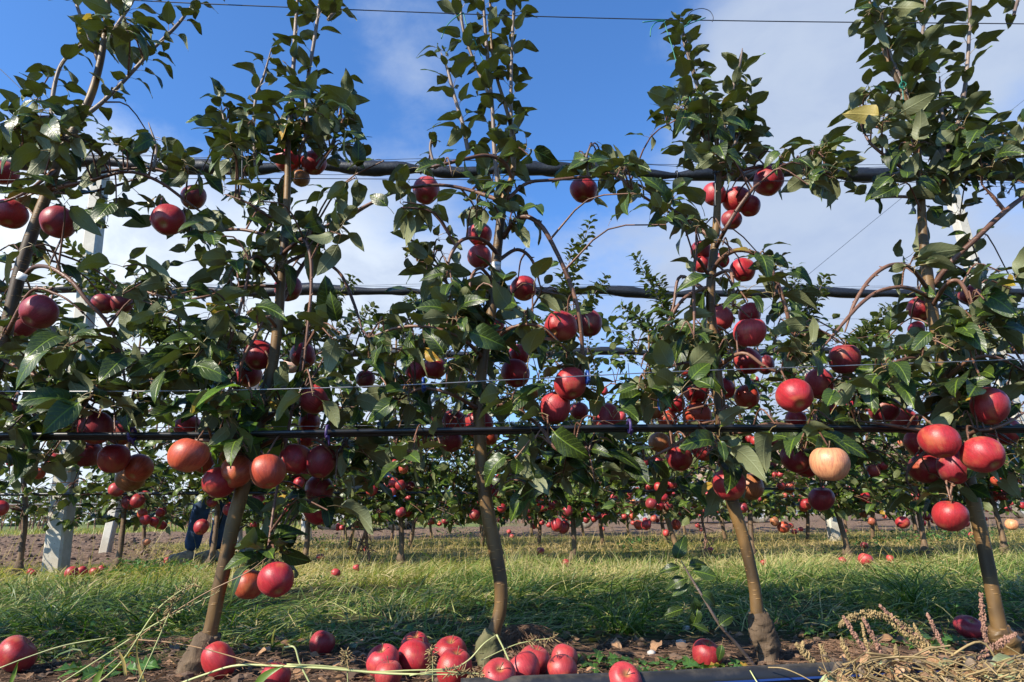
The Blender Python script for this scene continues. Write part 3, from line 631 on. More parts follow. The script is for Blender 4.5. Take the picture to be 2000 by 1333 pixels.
# px, py, radius px, colour, tree, look, label
A1 = [
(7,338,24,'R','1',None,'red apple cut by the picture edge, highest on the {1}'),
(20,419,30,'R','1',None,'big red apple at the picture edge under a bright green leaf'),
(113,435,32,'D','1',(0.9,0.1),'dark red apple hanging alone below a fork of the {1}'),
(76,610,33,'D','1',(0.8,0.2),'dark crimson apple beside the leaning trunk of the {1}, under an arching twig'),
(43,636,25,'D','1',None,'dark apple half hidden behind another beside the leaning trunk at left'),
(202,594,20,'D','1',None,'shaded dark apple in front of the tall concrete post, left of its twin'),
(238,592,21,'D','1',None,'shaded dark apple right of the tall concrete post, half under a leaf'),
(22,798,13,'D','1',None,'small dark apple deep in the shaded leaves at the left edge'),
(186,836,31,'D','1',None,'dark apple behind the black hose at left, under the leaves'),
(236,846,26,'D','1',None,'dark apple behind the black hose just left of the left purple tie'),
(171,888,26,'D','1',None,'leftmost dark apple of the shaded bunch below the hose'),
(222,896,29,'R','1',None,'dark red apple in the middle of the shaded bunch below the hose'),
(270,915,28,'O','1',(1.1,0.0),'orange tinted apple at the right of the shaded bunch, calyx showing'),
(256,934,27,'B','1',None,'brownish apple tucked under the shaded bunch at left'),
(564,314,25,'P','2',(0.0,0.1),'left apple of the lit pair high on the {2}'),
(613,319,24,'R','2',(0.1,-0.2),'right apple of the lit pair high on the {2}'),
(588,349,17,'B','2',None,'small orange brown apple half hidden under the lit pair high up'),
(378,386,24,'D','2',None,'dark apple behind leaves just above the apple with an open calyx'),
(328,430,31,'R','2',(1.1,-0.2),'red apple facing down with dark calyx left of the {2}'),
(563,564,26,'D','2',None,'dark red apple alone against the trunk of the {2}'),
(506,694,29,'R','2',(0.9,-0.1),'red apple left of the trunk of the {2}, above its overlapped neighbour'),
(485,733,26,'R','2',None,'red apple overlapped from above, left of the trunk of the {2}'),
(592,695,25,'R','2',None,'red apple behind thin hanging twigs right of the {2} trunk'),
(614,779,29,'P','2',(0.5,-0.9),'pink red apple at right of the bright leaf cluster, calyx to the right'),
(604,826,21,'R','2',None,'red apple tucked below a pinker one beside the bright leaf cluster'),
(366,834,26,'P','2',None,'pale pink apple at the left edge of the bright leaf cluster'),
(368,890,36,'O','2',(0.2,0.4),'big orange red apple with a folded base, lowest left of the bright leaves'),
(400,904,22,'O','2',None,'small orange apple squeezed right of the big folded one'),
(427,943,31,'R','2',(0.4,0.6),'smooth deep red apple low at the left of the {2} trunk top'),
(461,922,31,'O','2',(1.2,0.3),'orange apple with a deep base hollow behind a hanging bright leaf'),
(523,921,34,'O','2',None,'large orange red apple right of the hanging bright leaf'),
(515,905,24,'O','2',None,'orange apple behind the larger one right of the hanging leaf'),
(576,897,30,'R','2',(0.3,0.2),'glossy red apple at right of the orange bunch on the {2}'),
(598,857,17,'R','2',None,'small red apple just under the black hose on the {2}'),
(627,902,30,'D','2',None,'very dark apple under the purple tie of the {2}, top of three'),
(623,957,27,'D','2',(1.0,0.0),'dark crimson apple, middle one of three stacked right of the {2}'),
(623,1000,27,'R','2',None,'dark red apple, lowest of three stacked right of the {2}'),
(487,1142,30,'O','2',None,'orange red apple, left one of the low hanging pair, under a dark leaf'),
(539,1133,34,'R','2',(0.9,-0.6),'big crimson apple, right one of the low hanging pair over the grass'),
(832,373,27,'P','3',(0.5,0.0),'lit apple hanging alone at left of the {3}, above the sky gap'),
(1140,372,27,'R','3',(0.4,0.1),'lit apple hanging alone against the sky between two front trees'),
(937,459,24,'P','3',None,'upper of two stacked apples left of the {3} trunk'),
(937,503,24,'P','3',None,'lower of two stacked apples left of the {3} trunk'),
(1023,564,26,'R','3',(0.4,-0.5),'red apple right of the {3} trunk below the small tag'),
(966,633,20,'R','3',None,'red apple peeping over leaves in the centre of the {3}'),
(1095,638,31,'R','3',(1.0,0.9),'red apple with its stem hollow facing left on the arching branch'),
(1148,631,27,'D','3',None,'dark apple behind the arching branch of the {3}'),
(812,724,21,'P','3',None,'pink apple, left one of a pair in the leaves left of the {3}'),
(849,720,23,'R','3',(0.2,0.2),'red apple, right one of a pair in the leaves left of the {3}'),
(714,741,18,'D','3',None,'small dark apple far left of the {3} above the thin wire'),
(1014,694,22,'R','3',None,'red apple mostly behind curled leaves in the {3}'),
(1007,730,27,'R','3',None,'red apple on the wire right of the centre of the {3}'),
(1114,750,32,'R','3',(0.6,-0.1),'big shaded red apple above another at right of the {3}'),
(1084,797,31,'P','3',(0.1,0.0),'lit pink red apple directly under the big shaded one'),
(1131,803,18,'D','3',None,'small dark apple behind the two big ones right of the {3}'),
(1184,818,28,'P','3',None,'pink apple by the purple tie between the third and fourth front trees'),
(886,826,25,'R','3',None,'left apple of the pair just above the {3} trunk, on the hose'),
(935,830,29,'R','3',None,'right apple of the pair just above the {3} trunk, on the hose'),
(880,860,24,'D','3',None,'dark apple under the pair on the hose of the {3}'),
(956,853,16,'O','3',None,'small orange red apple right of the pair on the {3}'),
(1501,354,29,'R','4',(0.7,0.3),'red apple with its hollow showing, highest right on the {4}'),
(1395,380,22,'P','4',(0.1,0.1),'lit apple, left one of the high bunch on the {4}'),
(1440,391,26,'R','4',None,'apple behind a bare twig in the high bunch on the {4}'),
(1464,403,21,'R','4',None,'apple at the right of the high bunch on the {4}'),
(1429,430,20,'D','4',None,'dark lowest apple of the high bunch on the {4}'),
(1369,491,21,'D','4',None,'dark apple left of the orange fork of the {4}, under two leaves'),
(1371,517,17,'R','4',None,'small red apple left of the fork, under a darker one'),
(1409,509,15,'D','4',None,'small dark apple in the fork of the {4}'),
(1451,528,24,'R','4',(0.4,0.2),'apple under a pale leaf beneath the arching brown branch'),
(1407,622,24,'P','4',None,'pale pink apple left of the big round one in the {4}'),
(1464,615,22,'R','4',None,'red apple behind and above the big round lit one in the {4}'),
(1464,650,31,'P','4',(-0.3,0.0),'big round lit apple in the centre of the {4}'),
(1460,706,27,'R','4',(1.2,0.1),'red apple with calyx under a pale leaf on the {4}'),
(1495,713,18,'D','4',None,'dark apple cut by the wire right of the calyx one'),
(1341,722,13,'R','4',None,'small red apple touching the wire in the left leaves of the {4}'),
(1411,760,24,'R','4',(0.2,0.0),'glossy red apple between two leaves below the wire on the {4}'),
(1459,776,24,'O','4',None,'orange red apple partly under a long leaf below the wire'),
(1360,766,24,'R','4',None,'red apple beneath a broad dark leaf left of the glossy one'),
(1320,790,18,'R','4',None,'red apple at the far left of the lower {4} bunch'),
(1362,812,26,'O','4',None,'two tone apple resting just over the hose on the {4}'),
(1552,774,34,'R','4',(1.1,0.1),'biggest red apple with calyx, between fourth and rightmost front trees'),
(1600,750,28,'P','4',None,'lit apple up right of the biggest calyx apple'),
(1555,820,20,'R','4',None,'red apple hanging below the biggest calyx apple'),
(1650,702,30,'D','4',(-0.2,0.0),'dark apple cut by the wire under a bare arching twig'),
(1622,797,13,'D','4',None,'small dark apple right of the biggest calyx apple'),
(1278,801,17,'B','4',None,'yellow brown apple above the hose left of the {4}'),
(1304,820,18,'O','4',None,'dull red apple sitting on the hose left of the {4}'),
(1288,865,21,'B','4',None,'round brown apple just below the hose left of the {4}'),
(1327,896,26,'R','4',None,'red apple behind leaves under the hose left of the {4} trunk'),
(1372,880,20,'P','4',None,'pink red apple close left of the {4} trunk'),
(1425,947,31,'R','4',(0.2,0.1),'red apple with a torn leaf on it beside the orange one'),
(1465,951,26,'B','4',None,'orange apple right of the leaf covered red one on the {4}'),
(1554,896,27,'D','4',(1.0,0.2),'purple red apple left of the peach coloured one'),
(1576,912,22,'R','4',None,'red apple wedged between the purple red and peach coloured ones'),
(1620,906,36,'E','4',(-0.1,0.0),'big pale peach coloured apple'),
(1604,975,24,'D','4',(-0.3,0.0),'dark apple hanging below the peach coloured one'),
(1800,604,26,'R','5',None,'red apple high in the left of the {5}'),
(1790,643,15,'R','5',None,'small red apple below a twig at left of the {5}'),
(1896,577,20,'D','5',None,'shaded apple high behind leaves right of the {5} trunk'),
(1727,801,27,'D','5',(-0.2,0.1),'dark oval apple at the far left of the {5}'),
(1768,823,25,'P','5',None,'apple with a lit top by the hose left of the {5}'),
(1933,794,34,'R','5',(0.2,0.2),'large orange red apple behind pale leaves right in the {5}'),
(1835,862,35,'R','5',(0.3,0.0),'large red apple with a lit streak under the bare branch'),
(1797,867,28,'R','5',None,'red apple left behind the streaked one under the bare branch'),
(1963,843,27,'R','5',None,'red apple at the right end of the bare branch'),
(1919,889,36,'R','5',(1.1,-0.1),'biggest crimson apple with calyx right of the {5} trunk'),
(1807,916,29,'R','5',(1.2,0.1),'crimson apple with calyx left of the {5} trunk'),
(1864,914,32,'D','5',None,'dark apple behind the top of the {5} bare trunk'),
(1856,1008,32,'R','5',(-0.3,0.0),'orange red apple with a leaf on it, hanging lowest on the {5}'),
]
def place_apples():
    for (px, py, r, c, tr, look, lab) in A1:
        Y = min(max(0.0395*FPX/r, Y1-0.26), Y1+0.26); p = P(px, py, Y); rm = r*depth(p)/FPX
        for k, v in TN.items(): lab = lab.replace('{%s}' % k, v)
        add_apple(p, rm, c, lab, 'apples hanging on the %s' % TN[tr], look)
place_apples()
N1 = len(APPLES)
# apples fallen on the soil strip
GA = [(33,1277,34,'R',(0.4,0.9),(1.25,1,0.8),'long crimson apple on the ground at the left edge'),
(630,1248,24,'R',(0.4,0.3),None,'single apple on brown leaves right of the second trunk base'),
(427,1297,29,'R',(0.2,-0.8),(0.9,1,1.15),'red apple behind the knobbly base of the second trunk'),
(537,1327,27,'R',(0.2,0.5),None,'apple under a pale blade at the bottom edge left of centre'),
(810,1255,26,'R',(-0.5,0.1),None,'highest apple of the fallen heap with its stem up'),
(825,1266,22,'R',None,None,'apple squeezed behind the others in the fallen heap'),
(809,1284,30,'R',(1.0,-0.1),None,'central fallen apple with a dark calyx toward the viewer'),
(748,1291,32,'P',(-0.5,-0.1),None,'left fallen apple with orange shoulder and upright stem'),
(759,1316,26,'P',None,None,'round pink apple at the front left of the fallen heap'),
(878,1270,31,'R',(-0.3,0.1),None,'red apple at the upper right of the fallen heap'),
(887,1303,33,'R',(-0.1,0.2),None,'red apple with a seed head in front of it, right in the heap'),
(1043,1288,30,'P',(-0.2,0.3),None,'upper apple of the group right of the middle trunk base'),
(1022,1309,31,'P',(0.3,-0.6),(1.15,1,0.95),'lumpy pink apple right beside the middle trunk base'),
(974,1328,33,'P',(-1.0,0.1),None,'pink apple with its stem hollow at the bottom edge below the middle trunk'),
(1102,1283,24,'P',None,None,'apple half hidden behind the one with the greenish hollow'),
(1098,1305,29,'P',(0.9,-0.1),None,'pink apple with a greenish hollow facing the viewer'),
(1220,1324,33,'P',(-1.0,0.0),None,'bright pink apple lying at the bottom edge by the black pipe'),
(1379,1267,27,'R',(-0.4,0.1),None,'red apple on the soil by green weeds near the fourth trunk'),
(1892,1224,22,'D',(-0.7,0.1),(1.15,1.1,0.85),'squat crimson apple on the ground left of the rightmost trunk')]
for (px, py, r, c, look, sq, lab) in GA:
    g = G(px, py+r*0.55, 0.0); rm = r*depth(g)/FPX; p = G(px, py, rm*0.9)
    if py < 1300: pass
    p = Vector((p.x, p.y, rm*(0.88 if sq is None else sq[2])+gzf(p.x, p.y)-0.003)); add_apple(p, rm, c, lab, 'apples fallen along the front row', look, True, sq)

# ------------------------------------------------------------------ row one trees
def tube_px(buf, pts, Yb, yoff=None, sides=8, sub=5, rough=0.0):
    if pts[0][2] < 7.5: pts = list(pts[:-1])+[(pts[-1][0], pts[-1][1], pts[-1][2]*0.4)+tuple(pts[-1][3:])]
    """pts: (px, py, radius px[, dY])"""
    q, r = [], []
    for t in pts:
        Y = Yb+(t[3] if len(t) > 3 else 0); p = P(t[0], t[1], Y); q.append(tuple(p)); r.append(t[2]*depth(p)/FPX)
    buf.tube(q, r, sides, sub, rough); return q
def nearest(sk, c, below=True):
    d = np.linalg.norm(sk-c, axis=1)+np.maximum(0, sk[:, 2]-c[2])*0.6; return sk[np.argmin(d)]
APX = None
def apple_arrays():
    C = np.array([tuple(a[0]) for a in APPLES]); Rr = np.array([a[1] for a in APPLES]); return C, Rr
def tree(name, label, group, trunk, branches, leaders, blobs, apples, Yb, nparts=300, size=0.070, tmat='trunk', base_extra=None, yspread=0.22, sunlit=False):
    trunk = [(a, b, r*0.88) for a, b, r in trunk]; branches = [[(q[0], q[1], q[2]*0.78)+tuple(q[3:]) for q in br] for br in branches]
    base = P(trunk[0][0], trunk[0][1], Yb); loc = (base.x, base.y, 0.0)
    root = empty(name, loc); tag(root, label, 'tree', group)
    b = Buf(); sk = []; tp = tube_px(b, trunk, Yb, sides=14, sub=6, rough=0.03); b.build('trunk', M[tmat], root); sk += catmull([np.array(p) for p in tp], 5)
    LV = Leaves()
    for br in branches:
        b = Buf(); q = tube_px(b, br, Yb, sides=8, sub=6, rough=0.05); c = catmull([np.array(p) for p in q], 6); sk += c
        for i in range(2, len(c)-1, 3):        # knobby buds
            if random.random() < 0.6:
                d = rand_dir(-20, 60)*0.012; b.tube([tuple(c[i]), tuple(c[i]+d)], [0.0035, 0.001], 5, 1)
        b.build('branch', M['branch'], root); rosette(LV, c[-1], 5, size*0.9)
    for (pts, n, sz) in leaders:
        b = Buf(); q = tube_px(b, pts, Yb, sides=7, sub=6, rough=0.04); b.build('shoot', M['twig'], root); c = [np.array(p) for p in q]; sk += catmull(c, 5); shoot_leaves(LV, c, int(n*1.3), sz*0.98); rosette(LV, c[-1], 4, sz*0.7, (0, 75))
    sk = np.array(sk); tw = Buf()
    for (cx, cy, rx, ry, n) in blobs:
        k = 0; n = int(n*(1.2 if cy < 600 else (1.22 if cy < 740 else 1.6))); size_ = size*(1.0 if cy < 560 else 1.12)
        while k < n:
            a = random.uniform(0, 6.28); rr = math.sqrt(random.random()); dy = random.uniform(-yspread, yspread)
            c = np.array(P(cx+rx*rr*math.cos(a), cy+ry*rr*math.sin(a), Yb+dy)); s = nearest(sk, c)
            m1 = (s*0.55+c*0.45)+np.array([0, 0, 0.03+0.1*np.linalg.norm(c-s)])
            L = np.linalg.norm(c-s)
            if L > 0.02: tw.tube([tuple(s), tuple(m1), tuple(c)], [0.0022+0.004*L, 0.0022, 0.0018], 5, 3, cap=False)
            q = random.randint(4, 7); rosette(LV, c, q, size_); k += q
            if L > 0.16:
                rosette(LV, m1, 3, size_*0.85); k += 3
    for (c, r, up) in apples:
        top = np.array(c+up*r*0.95); s = nearest(sk, top+np.array([0, 0.02, 0.05]))
        if np.linalg.norm(s-top) > 0.35: s = top+np.array([random.uniform(-0.03, 0.03), 0.03, 0.07])
        m1 = top*0.6+s*0.4+np.array([0, 0.01, 0.03]); tw.tube([tuple(s), tuple(m1), tuple(top)], [0.0035, 0.0028, 0.002], 5, 3, cap=False)
    if tw.n: tw.build('twigs', M['branch'], root, kind='stuff')
    # keep leaves out of apples, and mostly out of the line in front of them
    C, Rr = apple_arrays(); px, py, pz = proj_np(C); keep = []
    for L in LV.L:
        ctr = L[0]+L[1][:, 1]*L[2]*0.5
        if (np.linalg.norm(C-ctr, axis=1) < Rr+L[2]*0.22).any() or (np.linalg.norm(C-L[0], axis=1) < Rr*0.98).any(): continue
        lx, ly, lz = proj_np(np.stack([ctr, L[0]+L[1][:, 1]*L[2]*0.12, L[0]+L[1][:, 1]*L[2]*0.88])); hit = 0
        for q in range(3): hit = max(hit, int(((lz[q] < pz+0.02) & (np.hypot(px-lx[q], py-ly[q]) < Rr*FPX/pz*(1.2 if q == 0 else 1.08))).any())*(2 if q == 0 else 1))
        if hit and random.random() < (0.97 if hit == 2 else 0.90): continue
        if lz[0] < 1.15 or in_gap(lx[0], ly[0]): continue
        keep.append(L)
    ctr = np.array([L[0] for L in keep]); lx, ly, lz = proj_np(ctr)
    score = np.array([L[2] for L in keep])/lz+np.where((lx > -10) & (lx < 2010) & (ly > -10) & (ly < 1340), 1.0, 0.0)+0.02*rng.random(len(keep))
    order = np.argsort(-score)
    for k in order[:nparts]:
        meshes = LM if random.random() > 0.006 else LM_Y
        if sunlit and ((lx[k]-480)/150)**2+((ly[k]-830)/130)**2 < 1 and random.random() < 0.8: meshes = LM_SUNLIT
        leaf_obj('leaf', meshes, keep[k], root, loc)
    join_leaves('foliage', [keep[k] for k in order[nparts:]], LT, 'leaf', root, loc)
    if base_extra: base_extra(root, loc)
    return root
GAPS = [(770,215,75,115),(745,470,45,80),(1150,200,110,95),(1075,250,60,60),(1225,490,90,75),(1580,180,75,95),(1640,470,95,65),(1700,620,40,50),(300,215,70,45),(460,60,75,60),(215,470,45,50),(1250,110,70,60),(680,100,60,60),(60,60,75,70),(640,490,25,40),(1960,480,40,60),(1330,50,1,1),(1500,60,90,50),(420,470,1,1),(330,640,35,25),(1200,690,45,25),(1740,470,30,45),(398,1045,45,60),(215,1000,60,40),(120,1010,40,60),(705,610,45,60),(705,540,40,50),(1230,600,60,65),(1210,700,60,40),(1670,560,35,35),(1640,640,45,40),(215,560,22,60),(120,848,150,15),(320,848,50,14),(730,840,130,18),(1270,836,75,16),(1510,834,55,14),(1705,836,70,15),(270,765,110,8),(1000,742,100,8),(1560,716,90,8)]
def in_gap(x, y):
    for (cx, cy, rx, ry) in GAPS:
        if ((x-cx)/rx)**2+((y-cy)/ry)**2 < 1 and random.random() < 0.92: return True
    return False
def apples_of(t): return [APPLES[i] for i, a in enumerate(A1) if a[4] == t]

FG = 'young apple trees of the front row'
def burl(root, loc, pts, m, name='graft_union'):
    b = Buf(); tube_px(b, pts, Y1, sides=22, sub=9, rough=0.0)
    for _ in range(7):
        t = random.choice(pts[1:-1] if len(pts) > 2 else pts); a = random.uniform(0, 6.28); p = P(t[0]+math.cos(a)*t[2]*0.6, t[1]+random.uniform(-12, 12), Y1-0.01); rr = random.uniform(4, 9)*1.6/FPX
        b.tube([tuple(p), tuple(p+Vector((math.cos(a)*0.006, -0.008, 0.004)))], [rr, rr*0.3], 8, 2, 0.2)
    o = b.build(name, M[m], root)
    for v in o.data.vertices:
        k = mnoise.noise_vector(v.co*32.0)*0.0085+mnoise.noise_vector(v.co*110.0)*0.0035+mnoise.noise_vector(v.co*260.0)*0.0016; v.co += k

tree('apple_tree', 'leaning shaded apple tree cut by the left picture edge', FG,
  [(-175,1365,24),(-150,1200,17),(-105,1020,15),(-45,840,14),(2,690,14),(22,600,13),(45,510,13),(72,430,12),(95,370,11),(115,310,10),(150,245,9),(180,180,8),(198,110,7),(208,40,6),(215,-80,5)],
  [[(48,540,6),(68,522,5.5,-.05),(100,524,5,-.1),(140,550,5,-.12),(172,590,5,-.12),(205,625,4.5,-.1),(228,670,4,-.08),(240,720,4,-.05),(247,765,3,-.05)],
   [(100,370,6),(180,352,4.5,-.05),(250,336,4,-.08),(310,355,4,-.06),(362,392,3.5,-.03),(420,435,3,0)],
   [(90,385,5),(150,350,4,.05),(230,332,3.5,.05),(300,330,3,.05),(350,345,2.5,.05)],
   [(95,375,5),(160,378,3.5,.1),(230,362,3,.1),(290,340,2,.1)],
   [(10,660,6),(60,570,4,-.1),(110,575,3,-.12),(150,600,2.5,-.12),(190,640,2,-.1)],
   [(0,700,6),(60,730,4,-.05),(130,760,3.5,-.08),(200,790,3,-.05),(250,800,2.5,0)],
   [(-10,760,6),(50,800,4,.05),(110,830,3.5,.05),(170,850,3,.05)],
   [(150,240,5),(105,290,4,.03),(60,300,3,.03),(20,290,2,0)],
   [(110,330,5),(60,370,4,-.1),(20,390,3,-.12),(-20,400,2,-.1)]],
  [([(105,320,5),(101,250,4),(103,190,4),(118,130,3.5),(150,95,3),(190,70,2.5)], 17, .075),
   ([(158,232,5),(200,200,4),(250,150,3.5),(300,95,3),(350,45,3),(400,-25,2)], 24, .072),
   ([(192,120,4),(170,60,3.5),(150,10,3),(140,-60,2)], 10, .07),
   ([(200,90,4),(235,40,3),(260,0,3),(280,-50,2)], 12, .068),
   ([(45,300,3),(30,260,3),(22,240,2)], 6, .07), ([(300,330,3),(305,290,3),(290,240,2)], 9, .065)],
  [(215,75,60,45,24),(70,255,90,55,46),(140,290,110,40,36),(325,300,80,35,20),(30,400,55,60,20),(165,425,75,40,26),(50,505,60,40,10),(60,720,150,80,74),(50,830,120,70,50),(210,775,120,55,42),(200,850,100,35,16),(270,610,40,40,10),(20,600,40,60,12),(30,930,70,50,14)],
  apples_of('1'), Y1)
def t2_base(root, loc):
    burl(root, loc, [(368,1345,27),(380,1310,30),(392,1282,29),(405,1258,26),(414,1238,17)], 'burl')
tree('apple_tree', 'apple tree with the bright green leaf cluster and the low hanging pair of apples', FG,
  [(374,1350,22),(402,1262,18),(415,1215,15.5),(428,1150,15.5),(442,1090,15.5),(456,1020,16),(472,960,16),(492,880,15),(515,790,14),(533,710,12),(543,630,11),(550,540,10),(556,470,9),(560,400,8),(562,340,7),(562,290,5)],
  [[(545,600,6),(590,520,5,.06),(630,470,4.5,.1),(690,420,4,.12),(750,385,3.5,.12),(800,365,3,.1)],
   [(548,500,6),(590,468,5,-.08),(606,500,4.5,-.1),(608,560,4,-.1),(603,620,4,-.1),(596,690,3.5,-.1),(588,745,3,-.1)],
   [(550,560,5),(500,500,4.5,-.08),(480,560,4,-.1),(462,630,3.5,-.1),(440,690,3,-.08),(418,730,2.5,-.06)],
   [(548,520,5),(600,500,4.5,.05),(660,530,4,.08),(690,590,4,.08),(712,660,4,.06)],
   [(540,640,5),(520,620,4,-.1),(497,660,4,-.12),(472,710,4,-.12),(466,760,3.5,-.1)],
   [(548,560,5),(480,560,4,.0),(400,580,3.5,-.05),(350,586,3,-.05),(300,575,3,-.03),(262,560,2.5,0)],
   [(556,440,5),(520,420,4,-.05),(480,395,3,-.08),(440,380,2.5,-.05)],
   [(553,470,5),(480,450,4,.05),(420,450,3.5,.05),(360,440,3,.02),(310,415,2.5,0)],
   [(512,800,6),(460,760,4,-.1),(420,720,3,-.12),(360,725,3,-.1),(300,760,2.5,-.08)],
   [(505,830,6),(560,790,4,-.05),(610,740,3,-.05),(650,660,3,0)],
   [(488,900,6),(440,870,5,-.1),(390,860,4,-.12),(350,870,3,-.1)],
   [(495,880,6),(560,850,5,-.05),(620,860,4,-.05),(660,900,3,0)],
   [(600,640,3,.05),(565,830,4,.0),(540,960,3.5,-.05),(528,1040,3,-.08),(520,1090,2.5,-.1)]],
  [([(562,320,5),(565,240,4.5),(572,150,4),(577,60,4),(585,-60,3)], 24, .068),
   ([(585,300,4),(600,250,4),(598,180,3.5),(612,90,3.5),(625,0,3),(630,-80,2.5)], 26, .072),
   ([(500,330,4),(495,260,3),(500,190,3),(515,150,2.5),(530,95,2)], 18, .066),
   ([(450,340,3),(442,290,3),(440,250,2.5),(430,200,2)], 12, .066),
   ([(620,330,4),(650,280,3.5),(665,220,3),(668,160,2)], 12, .075),
   ([(640,40,3),(660,10,3),(665,-40,2)], 10, .075),
   ([(540,1060,3),(528,1085,2.5,-.05)], 5, .07)],
  [(480,290,70,50,40),(540,290,60,40,26),(640,260,70,60,36),(690,220,45,40,16),(700,310,55,45,24),(375,460,90,50,30),(560,420,110,50,46),(490,520,80,50,36),(300,545,85,50,28),(660,490,50,60,12),(430,620,130,50,46),(650,630,65,60,20),(450,760,100,60,50),(480,840,100,75,70),(600,720,70,55,24),(480,910,50,45,16),(665,920,65,70,34),(320,700,110,55,42),(680,840,50,50,16),(620,800,50,50,10),(520,1075,50,30,9),(660,980,50,40,10)],
  apples_of('2'), Y1, base_extra=t2_base, sunlit=True)
def t3_base(root, loc): burl(root, loc, [(962,1345,24),(960,1310,25),(955,1280,24),(955,1255,22),(966,1236,16)], 'mossy')
tree('apple_tree', 'middle front apple tree with a bent smooth trunk and mossy foot', FG,
  [(962,1350,20),(960,1290,18),(964,1240,15),(977,1190,14.5),(978,1140,15),(968,1080,15.5),(954,1010,15.5),(944,940,15),(938,870,14),(936,790,13),(944,700,12),(958,620,11.5),(966,560,11.5),(970,500,11),(977,440,10.5),(984,390,8),(1000,345,6),(1003,300,5),(998,250,4.5),(985,200,4),(970,150,3.5),(960,90,3),(958,20,3),(955,-60,2.5)],
  [[(983,465,7),(1005,432,6,-.05),(1030,424,6,-.08),(1060,445,6,-.1),(1088,495,5.5,-.1),(1110,545,5.5,-.1),(1128,600,5,-.1),(1136,660,5,-.08),(1138,720,4.5,-.06),(1142,770,4,-.05)],
   [(975,500,6),(945,470,5,-.06),(905,468,4.5,-.1),(880,500,4,-.1),(872,545,4,-.1)],
   [(972,510,5),(1010,488,4.5,.04),(1040,510,4,.05),(1058,570,4,.05)],
   [(968,560,5),(940,525,4,-.05),(920,545,4,-.08),(917,610,3.5,-.08)],
   [(966,570,5),(910,555,4,.05),(880,560,3.5,.05),(850,520,3,.05),(815,510,3,.05)],
   [(1000,350,5),(985,318,5,-.04),(950,304,4.5,-.06),(905,312,4.5,-.08),(850,325,4,-.08),(815,330,3.5,-.06)],
   [(985,395,6),(910,370,4.5,.03),(850,362,4,.04),(780,372,4,.04),(710,405,4,.04),(640,440,3.5,.05),(590,460,3,.05)],
   [(990,390,5),(1030,358,4.5,.02),(1080,352,4,.02),(1150,345,4,.0),(1200,340,3.5,0),(1235,370,3.5,0),(1290,405,3.5,.05),(1350,440,3,.1)],
   [(945,700,6),(900,660,4.5,-.08),(840,640,4,-.1),(780,640,3.5,-.08),(720,660,3,-.05)],
   [(950,680,6),(1000,640,4.5,-.08),(1060,640,4,-.1),(1110,690,3.5,-.1)],
   [(936,800,6),(880,770,4.5,-.1),(820,760,4,-.1),(770,790,3.5,-.05)],
   [(936,810,6),(990,790,4.5,-.08),(1050,830,4,-.12),(1090,880,4,-.14),(1150,880,3,-.1)],
   [(936,830,6),(870,850,4.5,-.05),(810,880,3.5,-.05),(770,880,3,0)]],
  [([(975,380,5),(966,300,4.5),(962,220,4),(955,140,4),(948,60,3.5),(940,-60,3)], 32, .066),
   ([(1003,340,4),(999,260,3.5),(998,180,3.5),(1000,90,3),(1005,0,3),(1010,-70,2)], 34, .066),
   ([(915,300,4.5),(903,240,4),(888,190,3.5),(875,140,3),(862,105,2.5)], 17, .072),
   ([(962,200,3),(930,130,3),(905,60,3),(898,0,3),(890,-50,2)], 18, .066),
   ([(850,330,3),(840,290,2.5),(845,262,2)], 6, .055), ([(1150,345,3),(1145,310,3),(1155,280,2)], 7, .07)],
  [(830,510,50,50,32),(965,400,85,45,38),(790,405,60,45,22),(920,330,60,25,10),(1010,300,30,30,8),(900,590,100,50,42),(1020,570,60,40,14),(870,670,100,60,42),(960,680,100,70,44),(780,620,70,50,20),(760,730,80,55,30),(820,850,65,65,26),(1050,700,60,50,18),(1150,620,45,50,10),(1080,870,110,50,40),(1180,880,65,70,34),(1000,790,80,50,16),(1165,330,55,35,26),(1240,360,50,35,14),(860,760,80,50,18),(1150,750,40,40,8),(1120,950,80,40,14),(1330,420,50,30,10)],
  apples_of('3'), Y1, base_extra=t3_base)
def t4_base(root, loc): burl(root, loc, [(1503,1340,22),(1500,1300,21),(1497,1262,22),(1488,1230,25),(1482,1208,22),(1476,1195,14)], 'burl')
